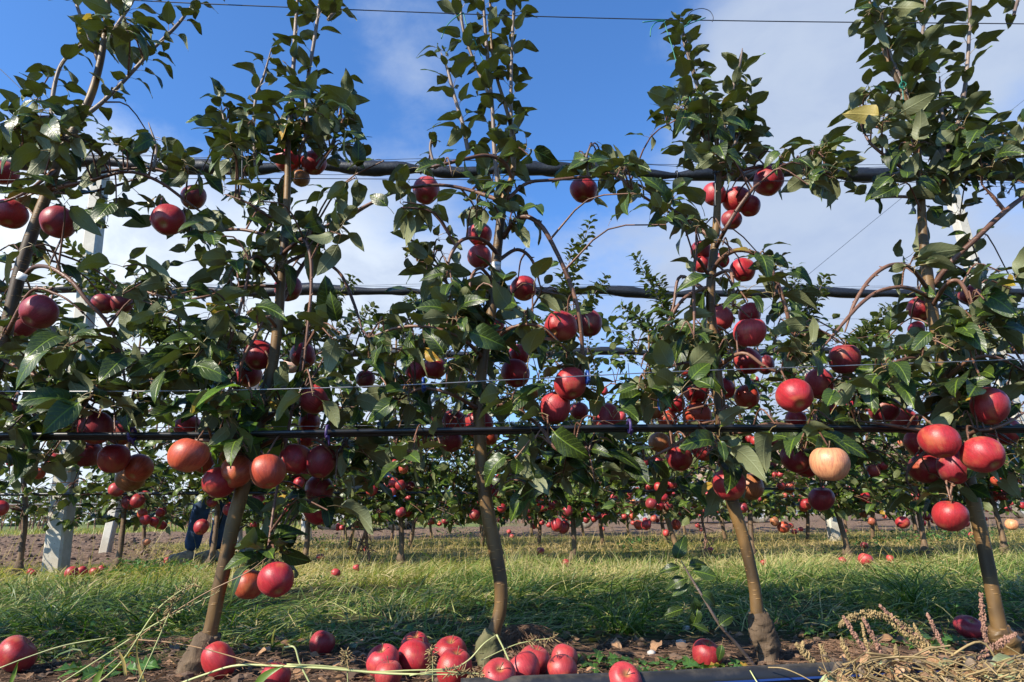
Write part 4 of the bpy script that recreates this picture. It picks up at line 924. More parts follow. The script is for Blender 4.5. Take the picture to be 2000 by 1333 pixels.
tree('apple_tree', 'fourth front apple tree with a knotted foot and orange forked stem', FG,
  [(1503,1345,17),(1496,1260,17),(1480,1200,14.5),(1474,1150,13),(1462,1090,13),(1446,1030,13.5),(1430,980,14),(1420,920,14),(1412,850,14),(1404,770,12),(1396,680,11),(1388,600,10),(1390,530,10),(1396,480,9),(1400,430,8.5),(1402,370,7),(1404,320,6),(1398,270,5),(1382,230,4.5),(1370,190,4),(1355,140,3.5),(1342,90,3),(1330,48,2.5)],
  [[(1390,530,6),(1410,505,6,-.05),(1435,490,6,-.08),(1465,492,5.5,-.1),(1495,510,5.5,-.1),(1515,545,5.5,-.1),(1534,600,5,-.1),(1545,650,5,-.08),(1552,700,4,-.08)],
   [(1398,485,6),(1416,450,5.5,-.08),(1440,410,5,-.1),(1470,370,4.5,-.12),(1490,352,4,-.12)],
   [(1396,470,6),(1370,450,4.5,.04),(1320,415,4,.05),(1265,372,4,.05),(1225,352,3.5,.03)],
   [(1388,545,5),(1360,505,4.5,-.08),(1355,560,4,-.1),(1356,610,4,-.1),(1355,665,3.5,-.1)],
   [(1392,540,5),(1425,530,4.5,-.1),(1432,570,4,-.12),(1430,600,3.5,-.12)],
   [(1385,560,5),(1340,580,4.5,0),(1310,620,4,.0),(1290,670,3.5,0)],
   [(1388,580,5),(1330,540,4,.05),(1315,600,3.5,.05),(1300,660,3,.05)],
   [(1400,740,6),(1350,710,4,-.08),(1300,720,3.5,-.08),(1260,740,3,-.05)],
   [(1398,720,6),(1450,690,4.5,-.08),(1500,720,4,-.1),(1560,740,3.5,-.1)],
   [(1412,840,5),(1445,845,4.5,-.06),(1500,828,4,-.08),(1560,835,4,-.08),(1600,860,3.5,-.08)],
   [(1418,900,5),(1428,840,3.5,-.06),(1424,800,3.5,-.08),(1412,798,3.5,-.08),(1404,822,3,-.08),(1402,850,3,-.06)],
   [(1414,870,5),(1360,850,4,-.08),(1300,880,3.5,-.08),(1260,900,3,-.05)],
   [(1404,350,5),(1460,330,4.5,.04),(1530,322,4,.05),(1600,335,3.5,.05),(1650,345,3,.05)]],
  [([(1404,340,5),(1410,280,4.5),(1420,220,4),(1432,170,3.5),(1445,125,3),(1450,95,2.5)], 26, .072),
   ([(1385,240,3.5),(1365,180,3),(1350,130,3),(1335,80,2.5),(1328,45,2)], 40, .056),
   ([(1395,290,4),(1350,240,3.5),(1320,210,3),(1300,240,2.5)], 20, .055),
   ([(1410,330,3),(1440,270,3),(1455,220,2.5),(1460,180,2)], 12, .07)],
  [(1350,210,40,50,26),(1430,260,50,45,24),(1400,320,55,35,26),(1400,455,80,40,14),(1320,390,55,40,14),(1575,325,80,42,64),(1460,345,50,30,10),(1490,555,45,50,26),(1355,555,50,45,12),(1400,655,110,50,42),(1310,735,70,55,28),(1440,720,80,55,26),(1560,690,55,50,20),(1540,560,40,40,10),(1340,920,85,45,24),(1460,850,70,50,14),(1600,860,75,45,32),(1400,800,80,40,8),(1640,660,50,30,12),(1540,850,50,40,12),(1420,900,60,40,14),(1580,860,60,30,14),(1340,850,60,40,12),(1590,940,60,30,8),(1260,820,50,50,14)],
  apples_of('4'), Y1, base_extra=t4_base)
def t5_base(root, loc): burl(root, loc, [(1975,1300,20),(1966,1262,24),(1956,1245,23),(1948,1225,17)], 'trunk', 'root_flare')
tree('apple_tree', 'rightmost front apple tree with a paper tag and golden brown trunk', FG,
  [(1972,1300,18),(1955,1240,17),(1945,1190,15),(1934,1130,14.5),(1920,1060,14.5),(1904,990,14.5),(1888,920,14),(1874,860,13),(1858,790,13),(1842,720,12.5),(1826,640,12),(1814,560,12),(1806,490,10.5),(1801,430,9),(1798,370,8),(1790,300,7),(1778,230,6),(1760,175,5.5),(1735,120,5),(1715,60,4),(1695,-10,3.5),(1685,-80,3)],
  [[(1822,560,7),(1860,510,6.5,-.05),(1905,468,6.5,-.08),(1950,425,6.5,-.1),(1990,392,6,-.1),(2050,355,6,-.1)],
   [(1962,412,5,-.1),(1940,385,4.5,-.1),(1918,362,4.5,-.1)],
   [(1815,570,6),(1780,525,5,-.06),(1740,518,5,-.1),(1700,545,4.5,-.12),(1668,595,4.5,-.12),(1650,650,4,-.12)],
   [(1815,580,6),(1770,562,5,-.1),(1720,568,4.5,-.12),(1680,595,4.5,-.14),(1640,640,4,-.14),(1600,688,3.5,-.14)],
   [(1820,600,6),(1850,555,5,-.1),(1875,552,5,-.12),(1895,590,4.5,-.12),(1900,625,4,-.1)],
   [(1800,385,6),(1850,350,4.5,.0),(1900,350,4,0),(1950,330,3.5,0)],
   [(1795,350,5),(1750,320,4,-.05),(1700,280,3.5,-.05),(1680,240,3,-.03)],
   [(1800,390,5),(1770,385,4,.03),(1735,385,3.5,.05),(1700,390,3,.05)],
   [(1874,850,5),(1830,845,5,-.1),(1780,838,4.5,-.14),(1720,828,4,-.14),(1670,822,3.5,-.12)],
   [(1880,870,6),(1900,845,5,-.16),(1935,838,4.5,-.18),(1970,825,4,-.18),(2010,800,3.5,-.15)],
   [(1842,720,6),(1780,700,4.5,-.08),(1730,720,4,-.1),(1690,760,3,-.08)],
   [(1845,740,6),(1900,700,4.5,-.1),(1950,700,4,-.1),(2010,730,3,-.08)],
   [(1870,850,5),(1810,880,4,0),(1770,930,3,0),(1800,980,2.5,0)],
   [(1895,960,4),(1870,930,3.5,-.08),(1858,955,3,-.1),(1856,980,2.5,-.1)]],
  [([(1852,300,5),(1872,240,4.5),(1885,170,4),(1892,90,3.5),(1895,0,3),(1897,-80,2.5)], 28, .072),
   ([(1798,330,5),(1788,260,4.5),(1768,180,4),(1740,110,3.5),(1715,40,3),(1700,-50,3)], 44, .078),
   ([(1760,200,4),(1790,120,3.5),(1805,40,3),(1808,-50,2.5)], 34, .078),
   ([(1860,350,4),(1850,280,4),(1838,210,3.5),(1835,150,3)], 18, .085),
   ([(1940,335,3),(1975,300,3),(1998,262,2.5)], 8, .085), ([(1980,30,3),(1990,-10,3),(1995,-50,2)], 8, .075)],
  [(1800,270,90,60,54),(1930,300,60,45,34),(1730,210,45,55,22),(1790,340,80,40,34),(1740,60,55,50,26),(1870,330,80,50,34),(1860,400,60,30,10),(1760,560,55,40,14),(1900,560,95,50,40),(1830,650,120,50,62),(1930,720,80,85,62),(1790,720,95,55,44),(1880,810,105,45,42),(1640,800,50,50,16),(1710,770,40,40,8),(1960,880,55,45,20),(1810,960,60,35,10),(1960,620,55,60,30),(1700,880,60,40,8),(1985,930,40,40,8),(1900,800,90,40,22),(1850,930,60,30,8),(1960,350,50,50,16)],
  apples_of('5'), Y1, base_extra=t5_base)

# ------------------------------------------------------------------ generic orchard tree (rows behind, and the front row's neighbours outside the frame)
def orchard_tree(bx, by, label, group, h=2.5, lean=0.0, n_low=230, n_up=150, size=0.066, nparts=0, tpls=None, meshes=None, lmat='leaf_far', seed=0, trunkpx=None, simple_=False, tops=None, zlo=0.33):
    rs = random.Random(seed); tpls = tpls or LT_FAR; meshes = meshes or LM_FAR
    root = empty('apple_tree', (bx, by, 0.0)); tag(root, label, 'tree', group); loc = (bx, by, 0)
    b = Buf(); w1, w2 = rs.uniform(-0.05, 0.05), rs.uniform(-0.04, 0.04)
    if trunkpx: pts = [tuple(P(x, y, by+0.02*i)) for i, (x, y) in enumerate(trunkpx)]; t0 = np.array(pts[-1]); pts[0] = (pts[0][0], pts[0][1], -0.03)
    else: pts = [(bx, by, -0.03), (bx+w1, by+w2, 0.3)]; t0 = np.array([bx+w1*0.5+lean*0.5, by, 0.6]); pts.append(tuple(t0))
    ttop = np.array([t0[0]+lean*(h-0.6)*0.3+rs.uniform(-0.06, 0.06), by, h*0.72])
    for f in (0.4, 1.0): pts.append(tuple(t0*(1-f)+ttop*f+np.array([rs.uniform(-0.03, 0.03), rs.uniform(-0.03, 0.03), 0])))
    k = len(pts); rad = [0.024, 0.019]+[0.017]*(k-4)+[0.013, 0.006]; b.tube(pts, rad, 9, 4, 0.08); b.build('trunk', M['far_trunk'], root)
    if not simple_:
        b = Buf(); p0 = np.array(pts[0]); p1 = np.array(pts[1]); d = (p1-p0); d /= np.linalg.norm(d); b.tube([tuple(p0), tuple(p0+d*0.06), tuple(p0+d*0.13)], [0.032, 0.036, 0.019], 10, 4, 0.15); b.build('graft_union', M['burl'], root)
    sk = catmull([np.array(p) for p in pts], 6)[6:]; sk = [p for p in sk if p[2] > 0.4]; LV = Leaves(); nb = 9 if not simple_ else 5
    tw = Buf()
    for i in range(nb):
        z = rs.uniform(0.5, h*0.7); s = min(sk, key=lambda p: abs(p[2]-z)); a = rs.choice((0, math.pi))+rs.uniform(-0.7, 0.7); ln = rs.uniform(0.22, 0.42); dv = np.array([math.cos(a), math.sin(a)*0.8, 0])
        q = [s, s+dv*ln*0.45+np.array([0, 0, 0.10]), s+dv*ln*0.8+np.array([0, 0, 0.03]), s+dv*ln*0.95+np.array([0, 0, -0.16])]
        bb = Buf(); bb.tube([tuple(p) for p in q], [0.006, 0.005, 0.004, 0.003], 5, 3); bb.build('branch', M['branch'], root); sk += catmull(q, 4)
    skn = np.array(sk)
    for i in range(rs.randint(2, 4) if tops is None else len(tops)):
        s = np.array(sk[0])
        s = min(sk, key=lambda p: abs(p[2]-h*0.6))
        e = np.array([s[0]+rs.uniform(-0.22, 0.22), by+rs.uniform(-0.12, 0.12), h*rs.uniform(0.86, 1.05)]) if tops is None else np.array(P(tops[i][0], tops[i][1], by))
        mdl = s*0.5+e*0.5+np.array([rs.uniform(-0.04, 0.04), 0, 0]); bb = Buf(); bb.tube([tuple(s), tuple(mdl), tuple(e)], [0.006, 0.004, 0.002], 5, 3); bb.build('shoot', M['twig'], root)
        shoot_leaves(LV, [s, mdl, e], int(n_up/3), size*0.92)
    cnt = 0
    while cnt < n_low:
        z = rs.uniform(zlo, 0.95) if rs.random() < 0.80 else rs.uniform(0.9, h*0.72)
        c = np.array([t0[0]+rs.gauss(0, 0.23), by+rs.gauss(0, 0.15), z]); s = nearest(skn, c)
        m1 = (s+c)/2+np.array([0, 0, 0.04]); tw.tube([tuple(s), tuple(m1), tuple(c)], [0.0035, 0.0025, 0.002], 4, 2, cap=False)
        q = rs.randint(4, 7); rosette(LV, c, q, size); cnt += q
    if tw.n: tw.build('twigs', M['branch'], root, kind='stuff')
    if len(LV.L) and by > 2:
        C, Rr = apple_arrays(); apx, apy, apz = proj_np(C); base_ = np.array([L[0]+L[1][:, 1]*L[2]*0.5 for L in LV.L]); lx, ly, lz = proj_np(base_)
        near = np.hypot(apx[None]-lx[:, None], apy[None]-ly[:, None]) < (Rr*FPX/apz)[None]*1.05+2
        hit = (near & (lz[:, None] < apz[None]) & (np.abs(lz[:, None]-apz[None]) < 1.0)).any(1) | (np.linalg.norm(C[None]-base_[:, None], axis=2) < Rr[None]+0.015).any(1)
        gap_ = ((lx-405)/48)**2+((ly-1050)/62)**2 < 1
        LV.L = [L for L, h_, g_, u_ in zip(LV.L, hit, gap_, rng.random(len(LV.L))) if not ((h_ and u_ < 0.85) or g_)]
    order = list(range(len(LV.L))); random.shuffle(order)
    for k in order[:nparts]: leaf_obj('leaf', meshes, LV.L[k], root, loc)
    join_leaves('foliage', [LV.L[k] for k in order[nparts:]], tpls, lmat, root, loc)
    return root, np.array(t0)

Y2, Y3, Y4 = 4.6, 7.45, 10.3
R2 = [([(35,1118),(42,1075),(50,1010),(47,950),(44,900)], [(95,560),(40,600)], 'far left tree of the second row with a dark bent trunk'),
 ([(218,1128),(232,1090),(241,1020),(245,950),(247,930)], [(130,472),(160,520),(110,530)], 'second row tree right of the tall concrete post with a swollen foot'),
 ([(400,1122),(414,1085),(422,1030),(425,980)], [(345,700),(300,620),(350,640)], 'second row tree whose thin trunk crosses the jeans of the person'),
 ([(590,1120),(597,1085),(601,1030),(599,960)], [(690,545),(730,600),(655,580)], 'second row tree with a pale swollen foot left of centre'),
 ([(780,1120),(784,1075),(783,1020),(778,965)], [(770,640),(800,580)], 'second row tree with a dark graft knob and golden trunk'),
 ([(985,1112),(975,1065),(962,1010),(950,965)], [(920,700),(960,640)], 'second row tree hidden behind the middle front trunk'),
 ([(1117,1112),(1121,1070),(1119,1010),(1116,965)], [(1152,432),(1120,480),(1185,545)], 'second row tree with a pale straight trunk and tall leafy top'),
 ([(1335,1108),(1320,1065),(1302,1010),(1290,970)], [(1240,500),(1285,545),(1215,600)], 'second row tree leaning left, its foot behind the grey green sucker leaves'),
 ([(1470,1100),(1468,1060),(1465,1010),(1463,975)], [(1400,640),(1440,600)], 'slim second row tree just right of the fourth front trunk'),
 ([(1660,1108),(1652,1062),(1638,1010),(1628,975)], [(1550,520),(1612,540),(1580,560)], 'second row tree with a knobbed foot below the peach coloured apple'),
 ([(1808,1090),(1803,1050),(1794,1000),(1785,970)], [(1700,640),(1740,600)], 'second row tree left of the rightmost front trunk'),
 ([(1965,1085),(1956,1040),(1942,990),(1934,960)], [(1880,640),(1930,600)], 'second row tree at the right edge of the picture')]
# ------------------------------------------------------------------ apples of the rows behind
A2 = """0,993,14,R 106,898,11,R 75,925,11,O 227,957,13,P 268,979,12,R 252,982,12,D 283,968,9,R 265,1011,7,Y 278,1003,8,O 284,1016,9,R 301,1019,8,R 313,1002,8,R 322,998,7,D 310,1026,7,O 318,1027,7,R
286,1058,7,E 393,1030,13,R 504,979,13,P 593,932,12,R 584,944,10,R 570,938,10,R 579,972,9,O 448,995,11,R 414,982,9,D 568,1005,6,O 495,1026,6,P 561,1002,5,P 376,949,6,R 386,982,6,O 742,939,9,Y 726,957,11,R
743,1002,8,P 715,1004,8,R 718,1028,6,B 758,904,8,D 771,906,8,R 788,916,9,O 828,915,8,Y 754,949,7,P 769,943,9,P 782,948,9,R 801,950,9,R 765,961,8,P 828,953,6,R 783,1001,9,D 797,1001,9,R 839,989,6,P
864,985,5,Y 876,986,6,D 845,1018,6,O 857,1023,5,E 869,1018,6,D 890,1010,5,R 908,993,5,P 927,1006,10,D 953,959,12,R 970,964,9,R 952,911,9,R 1040,927,6,R 948,925,8,D 1085,932,9,R 980,993,8,R 976,1016,5,R
1058,993,7,R 1064,977,7,O 1071,994,7,R 1081,985,9,D 1051,981,6,R 1087,1026,11,R 1100,1030,11,D 1033,1014,5,D 1042,1028,5,P 1051,1028,5,E 1109,998,9,D 1134,994,6,P 1149,1008,6,P 1160,1014,6,R 1145,1016,6,D
1168,985,6,O 1162,993,5,R 1174,1008,7,D 1236,983,6,E 1231,998,5,B 1222,990,5,O 1234,1009,6,O 1243,1002,5,O 1247,1026,8,O 1262,1026,9,R 1320,1025,9,O 1301,1042,6,P 1293,1014,5,E 1272,984,10,D 1304,990,9,D
1288,988,8,R 1287,952,9,R 1304,958,9,R 1314,946,9,R 1267,952,8,R 1296,972,8,R 1284,904,10,P 1272,902,9,R 1257,905,9,R 1393,971,8,D 1355,988,6,P 1376,998,7,R 1350,1004,5,B 1359,1005,5,O 1338,994,5,R
1353,951,6,P 1188,940,5,R 1152,929,6,D 1451,992,9,D 1513,1019,8,B 1530,1030,11,O 1543,952,10,O 1463,857,8,R 1511,861,9,D 1458,890,8,R 1574,985,10,R 1570,992,8,O 1677,878,12,R 1705,920,12,P 1724,910,9,R
1710,944,6,P 1699,945,6,P 1668,973,7,R 1690,971,8,R 1677,978,6,D 1698,978,7,D 1687,1004,7,B 1702,1019,7,B 1763,1021,11,R 1785,971,11,R 1658,940,6,R 1526,949,8,D 1762,864,8,E 1512,928,6,R 1508,910,8,P
1803,978,8,D 1814,982,8,R 1802,1022,6,R 1938,967,12,R 1948,939,10,O 1966,954,8,D 1982,958,9,D 1958,970,9,R 1976,1025,10,E 1928,995,5,D 1916,974,6,R 1988,936,7,P 1995,988,7,R 1213,815,9,P 1180,765,7,R
845,822,7,O 1210,812,6,P 1662,792,8,R 1690,796,9,R 1475,742,7,R 372,790,6,P 1430,865,8,R 1475,862,8,R 1605,868,7,R 1810,1010,7,R 1885,1022,7,D 150,905,6,R 20,905,6,D 640,922,7,R 660,905,9,P 685,900,7,R""".split()
A2G = [(58,1126,7),(64,1127,6),(137,1131,12),(158,1128,10),(182,1128,9),(197,1122,8),(327,1100,8),(625,1096,8),(655,1127,9),(696,1118,7),(1056,1085,8),(1106,1108,9),(1690,1074,7),(1647,1106,8),(1693,1105,13),(1388,1080,7),(715,1078,5),(1493,1107,7),(1740,1096,7)]
TN2 = ['far left tree', 'tree by the concrete post', 'tree in front of the person', 'pale footed tree left of centre', 'golden trunked tree', 'tree behind the middle trunk', 'tall topped tree', 'left leaning tree', 'slim tree', 'tree with the knobbed foot', 'tree left of the rightmost front trunk', 'right edge tree']
R2X = [tp[-1][0] for tp, _, _ in R2]
CN = {'R': 'red', 'P': 'pink red', 'O': 'orange red', 'B': 'brownish', 'E': 'peach coloured', 'D': 'dark red', 'Y': 'yellowish'}
def behind(x):
    for lim, t in ((100, 'left of the concrete post'), (200, 'beside the concrete post'), (262, 'above the leaning cream stake'), (290, 'low on the leftmost thin tree'), (306, 'in the bunch right of the cream stake'), (330, 'right in the bunch past the cream stake'), (400, 'beside the person'), (470, 'behind the second trunk'), (545, 'by the black pipe frame'), (620, 'right of the black pipe frame'), (700, 'left of the tractor wheels'), (735, 'by the tractor wheels'), (775, 'left of the golden trunk'), (820, 'right of the golden trunk'), (850, 'midway to the middle trunk'), (873, 'in the low bunch left of the middle trunk'), (935, 'just left of the middle trunk'), (1000, 'just right of the middle trunk'), (1040, 'right of the middle trunk'), (1060, 'in the pair left of the straight pale trunk'), (1100, 'close left of the straight pale trunk'), (1140, 'close right of the straight pale trunk'), (1155, 'by the pale cart wheel'), (1180, 'right of the pale cart wheel'), (1215, 'left of the left leaning tree'), (1233, 'at the left of the small orange bunch'), (1250, 'at the right of the small orange bunch'), (1300, 'by the left leaning tree'), (1345, 'right of the left leaning tree'), (1362, 'left of the fourth trunk'), (1420, 'close left of the fourth trunk'), (1490, 'close right of the fourth trunk'), (1560, 'left of the peach coloured apple'), (1640, 'under the peach coloured apple'), (1690, 'right of the peach coloured apple'), (1720, 'above the dusty trailer wheel'), (1790, 'left of the rightmost trunk'), (1870, 'behind the orange red lowest apple'), (1925, 'right of the rightmost trunk')):
        if x < lim: return t
    return 'at the right edge'
for s in A2:
    px, py, r, c = s.split(','); px, py, r = float(px), float(py), float(r)
    if r >= 8: Y = Y2+random.uniform(-0.22, 0.1); k = int(np.argmin([abs(px-x) for x in R2X])); lab = 'small %s apple in row two on the %s' % (CN[c], TN2[k]); g = 'apples of the second row'
    elif r >= 6: Y = Y3+random.uniform(-0.2, 0.2); lab = 'tiny %s third row apple %s' % (CN[c], behind(px)); g = 'apples of the third row'
    else: Y = Y4+random.uniform(-0.2, 0.2); lab = 'very tiny %s fourth row apple %s' % (CN[c], behind(px)); g = 'apples of the fourth row'
    p = P(px, py, Y); rm = 1.1*r*depth(p)/FPX; add_apple(p, min(rm, 0.048), c, lab, g, None, r >= 11)
for (px, py, r) in A2G:
    g = G(px, py+r*0.5); rm = min(r*depth(g)/FPX, 0.045)
    gp = 'apples fallen under the second row'
    lab = 'fallen apple in the row beside the foot of the tall concrete post' if px < 200 else 'small fallen apple lying in the grass under the second row'
    add_apple((g.x, g.y, gzf(g.x, g.y)+rm*0.85+0.012), rm, 'P' if px > 500 else 'R', lab, gp, None, False)
for i, (tp, tops, lab) in enumerate(R2):
    g = P(tp[0][0], tp[0][1], Y2); x0 = G(tp[0][0], tp[0][1]).x*Y2/G(tp[0][0], tp[0][1]).y
    orchard_tree(x0, Y2, lab, 'apple trees of the second row', 2.45, -0.05, 820 if i > 1 else 420, 360, 0.085, 160, seed=i, trunkpx=tp, tops=tops, zlo=0.46 if i == 2 else 0.33)
ORD = ['leftmost', 'second', 'third', 'fourth', 'fifth', 'sixth', 'seventh', 'eighth', 'ninth', 'tenth', 'eleventh', 'twelfth', 'thirteenth', 'fourteenth', 'rightmost']
def nth(i, n): return 'leftmost' if i == 0 else ('rightmost' if i == n-1 else ORD[i]+' from the left')
for i in range(13):
    px = 290+i*127+random.uniform(-20, 20)
    if i == 0: px = 283
    p = P(px, 1068, Y3)
    orchard_tree(p.x, Y3, 'thin partly hidden apple tree of the third row, %s' % nth(i, 13), 'apple trees of the third row', 2.45, random.uniform(-.1, .1), 620, 150, 0.095, 0, seed=100+i, zlo=0.27, simple_=True)
for i in range(15):
    px = 560+i*98+random.uniform(-20, 20); p = P(px, 1050, Y4)
    orchard_tree(p.x, Y4, 'thin mostly hidden apple tree of the fourth row, %s' % nth(i, 15), 'apple trees of the fourth row', 2.4, random.uniform(-.1, .1), 560, 110, 0.10, 0, seed=200+i, zlo=0.25, simple_=True)
for i, x in enumerate((-2.15, -2.9, -3.65)):
    orchard_tree(x, Y1, 'front row apple tree standing beyond the left picture edge', 'front row trees outside the picture', 2.6, 0.1, 330, 150, 0.082, 0, lmat='leaf', seed=300+i)

# the many tiny apples of rows three and four beyond those
def mass_apples():
    V0 = []; nu, nv = 8, 5
    for i in range(nv+1):
        for j in range(nu): a = 2*math.pi*j/nu; f = math.pi*i/nv; V0.append((math.sin(f)*math.cos(a), math.sin(f)*math.sin(a), math.cos(f)*0.9))
    V0 = np.array(V0); F0 = np.array([(i*nu+j, (i+1)*nu+j, (i+1)*nu+(j+1) % nu, i*nu+(j+1) % nu) for i in range(nv) for j in range(nu)])
    V, F = [], []; n = 0
    for k in range(230):
        Y = random.choice((Y3, Y4, Y4)); px = random.uniform(330 if Y == Y3 else 560, 2000); cx = px+random.uniform(-18, 18); py = random.gauss(975, 32)
        for q in range(random.randint(1, 3)):
            p = np.array(P(cx+random.uniform(-12, 12), py+random.uniform(-9, 9), Y+random.uniform(-0.3, 0.3))); V.append(V0*random.uniform(0.030, 0.041)+p); F.append(F0+n); n += len(V0)
    o = link('distant_apples', np_mesh('distant_apples', np.concatenate(V), np.concatenate(F), M['apple'])); o.color = (0.46, 0.05, 0.05, 1)
    tag(o, 'many tiny red apples scattered through the third and fourth tree rows', 'apples', None, 'stuff')
mass_apples()

# ------------------------------------------------------------------ trellis: posts, nets, wires, hoses
def post(p0, p1, w0, label, group, m='post', w1=None, dpt=None):
    """a tapering square post from p0 (ground) to p1"""
    p0, p1 = Vector(p0), Vector(p1); root = empty('post', (p0.x, p0.y, 0)); w1 = w1 or w0
    b = Buf(); ax = (p1-p0).normalized(); q = ax.to_track_quat('Z', 'Y').to_matrix(); n = 14; rings = []
    for i in range(n+1):
        t = i/n; w_ = (w0*(1-t)+w1*t)/2; c = p0.lerp(p1, t); bev = w_*0.22; prof = [(-w_, -w_+bev), (-w_+bev, -w_), (w_-bev, -w_), (w_, -w_+bev), (w_, w_-bev), (w_-bev, w_), (-w_+bev, w_), (-w_, w_-bev)]
        rings += [np.array(c)+np.array(q @ Vector((a, (dpt or 1)*bb, 0))) for a, bb in prof]
    F = [(i*8+j, i*8+(j+1) % 8, (i+1)*8+(j+1) % 8, (i+1)*8+j) for i in range(n) for j in range(8)]+[tuple(n*8+j for j in range(8))]
    b.add(rings, F); b.build('shaft', M[m], root, False)
    c = Buf(); c.tube([tuple(p1), tuple(p1+ax*0.03)], [w1*0.36, w1*0.30], 10, 2); c.build('cap', M['net'], root)
    tag(root, label, 'post', group); return root
def gpx(px, py, Y): 
    p = P(px, py, Y); return Vector((p.x, p.y, -0.05))
PG = 'trellis posts of the orchard'
post(gpx(108, 1122, Y2+0.07), P(200, 318, Y2+0.07), 0.125, 'tall pale concrete post with leaf shadows at left, second row', PG, w1=0.095)
post(gpx(2062, 1100, Y2+0.07), P(1842, 318, Y2+0.07), 0.10, 'tall white post behind the rightmost front tree', PG, w1=0.085)
post(gpx(462, 1078, Y3), P(456, 560, Y3), 0.115, 'pale post behind the person, third row', PG, w1=0.09)
post(gpx(1632, 1062, Y3), P(1548, 558, Y3), 0.11, 'pale post below the peach coloured apple, third row', PG, w1=0.085)
post(gpx(600, 1056, Y4), P(590, 682, Y4), 0.13, 'short looking white post left of centre, fourth row', PG, w1=0.09)
post(gpx(203, 1086, Y3-0.3), P(232, 960, Y3-0.3), 0.09, 'leaning cream stake between the concrete post and a bent trunk', PG, w1=0.085)

def net_roll(y_px_l, y_px_r, Y, rad, label):
    a = P(-500, y_px_l-(y_px_r-y_px_l)*0.25, Y); b_ = P(2500, y_px_r+(y_px_r-y_px_l)*0.25, Y); root = empty('rolled_net', tuple(a)); b = Buf(); n = 90
    pts, rr = [], []
    for i in range(n+1):
        t = i/n; p = a.lerp(b_, t); sag = 0.02*math.sin(t*40)+0.012*math.sin(t*97); pts.append((p.x, p.y+0.01*math.sin(t*23), p.z+sag-0.02)); rr.append(rad*(1+0.20*math.sin(t*57+Y)+0.15*random.uniform(-1, 1))*(0.55 if i % 15 == 7 else 1))
    b.tube(pts, rr, 12, 3, 0.06); b.build('net', M['net'], root)
    for k in (0.06, -0.055, 0.075):
        b = Buf(); b.tube([(p[0], p[1]+0.02, (a.lerp(b_, i/n)).z+k+0.01*math.sin(i*0.7+k*90)) for i, p in enumerate(pts)], 0.0022, 5, 1); b.build('support_wire', M['darkwire'], root)
    for i in range(7, n, 15):
        b = Buf(); p = pts[i]; b.tube([(p[0], p[1]-0.03, p[2]+0.045), (p[0]+0.02, p[1], p[2]+0.085), (p[0]+0.06, p[1], p[2]+0.075)], 0.003, 5, 3)
        b.tube([(p[0]+math.cos(q)*0*1, p[1]+math.cos(q)*rad*0.75, p[2]+math.sin(q)*rad*0.75) for q in np.linspace(0, 6.28, 9)], 0.006, 5, 1); b.build('net_tie', M['net'], root)
    tag(root, label, 'net', 'rolled hail nets over the tree rows')
net_roll(315, 342, Y2, 0.050, 'highest and thickest black rolled net, crossing behind the top apples')
net_roll(563, 572, Y3, 0.058, 'middle black rolled net, crossing the sky over the third row')
net_roll(690, 684, Y4, 0.060, 'lowest and thinnest black rolled net, over the fourth row')
def wire(pts, Y, rad, m, label, group='trellis wires of the front row', name='wire', ext=True):
    q = [P(x, y, Y) for x, y in pts]
    if ext: q = [q[0]*2-q[1]]+q+[q[-1]*2-q[-2]] if len(q) > 2 else [q[0]+(q[0]-q[1])*0.3]+q+[q[1]+(q[1]-q[0])*0.3]
    b = Buf(); b.tube([tuple(p) for p in q], rad, 6, 6); o = b.build(name, M[m], loc=tuple(q[0])); tag(o, label, 'wire', group); return o
wire([(0,-18),(280,2),(650,18),(1100,34),(1500,42),(2000,47)], Y1, 0.0016, 'darkwire', 'thin dark top wire the green strings are tied to, across the sky')
wire([(0,352),(500,349),(1000,352),(1500,354),(2000,358)], Y1-.0, 0.0011, 'darkwire', 'thin wire just below the thickest rolled net')
wire([(0,765),(350,764),(700,756),(1000,742),(1300,727),(1500,720),(1750,711),(2000,702)], Y1-0.16, 0.0014, 'wire', 'bright steel wire rising to the right through the apples')
wire([(0,838),(700,832),(1200,822),(2000,822)], Y1-.0, 0.0009, 'wire', 'thin steel wire just above the black drip hose')
for yy, nm in ((850, 'upper'), (856, 'lower')):
    d = 0.0 if nm == 'upper' else 0.0
    pts = [(0,yy),(350,yy-1),(640,yy-6),(1000,yy-12),(1230,yy-16),(1500,yy-16),(2000,yy-14)]
    q = [P(x, y, Y1-0.12+(0.012 if nm == 'lower' else 0)) for x, y in [(-600, yy+4)]+pts+[(2600, yy-12)]]
    b = Buf(); b.tube([tuple(p) for p in q], 0.0062, 8, 6); o = b.build('drip_hose', M['hose'], loc=tuple(q[0])); tag(o, '%s black drip hose of the twin pair along the front row' % nm, 'hose', 'drip hoses along the tree rows')
for Y, ya, yb, lab in ((Y2, 966, 952, 'black drip hose along the second row, in front of its apples'), (Y3, 986, 975, 'thin black drip hose along the third row')):
    q = [P(x, y, Y-0.03) for x, y in ((-300, ya+2), (200, ya-1), (700, ya-3), (1000, ya-2), (1500, (ya+yb)/2-3), (2300, yb))]
    b = Buf(); b.tube([tuple(p) for p in q], 0.011, 7, 6); o = b.build('drip_hose', M['hose'], loc=tuple(q[0])); tag(o, lab, 'hose', 'drip hoses along the tree rows')
for Y, ya, yb, lab in ((Y2, 808, 797, 'thin wire of the second row above its apples'), (Y3, 620, 624, 'faint wire of the third row crossing the open sky'), (Y3, 770, 768, 'low wire of the third row against the pale sky'), (Y2, 902, 897, 'pale wire of the second row among its apples')):
    wire([(0, ya), (1000, (ya+yb)/2), (2000, yb)], Y, 0.0020, 'wire' if ya > 880 else 'darkwire', lab, 'trellis wires of the rows behind')
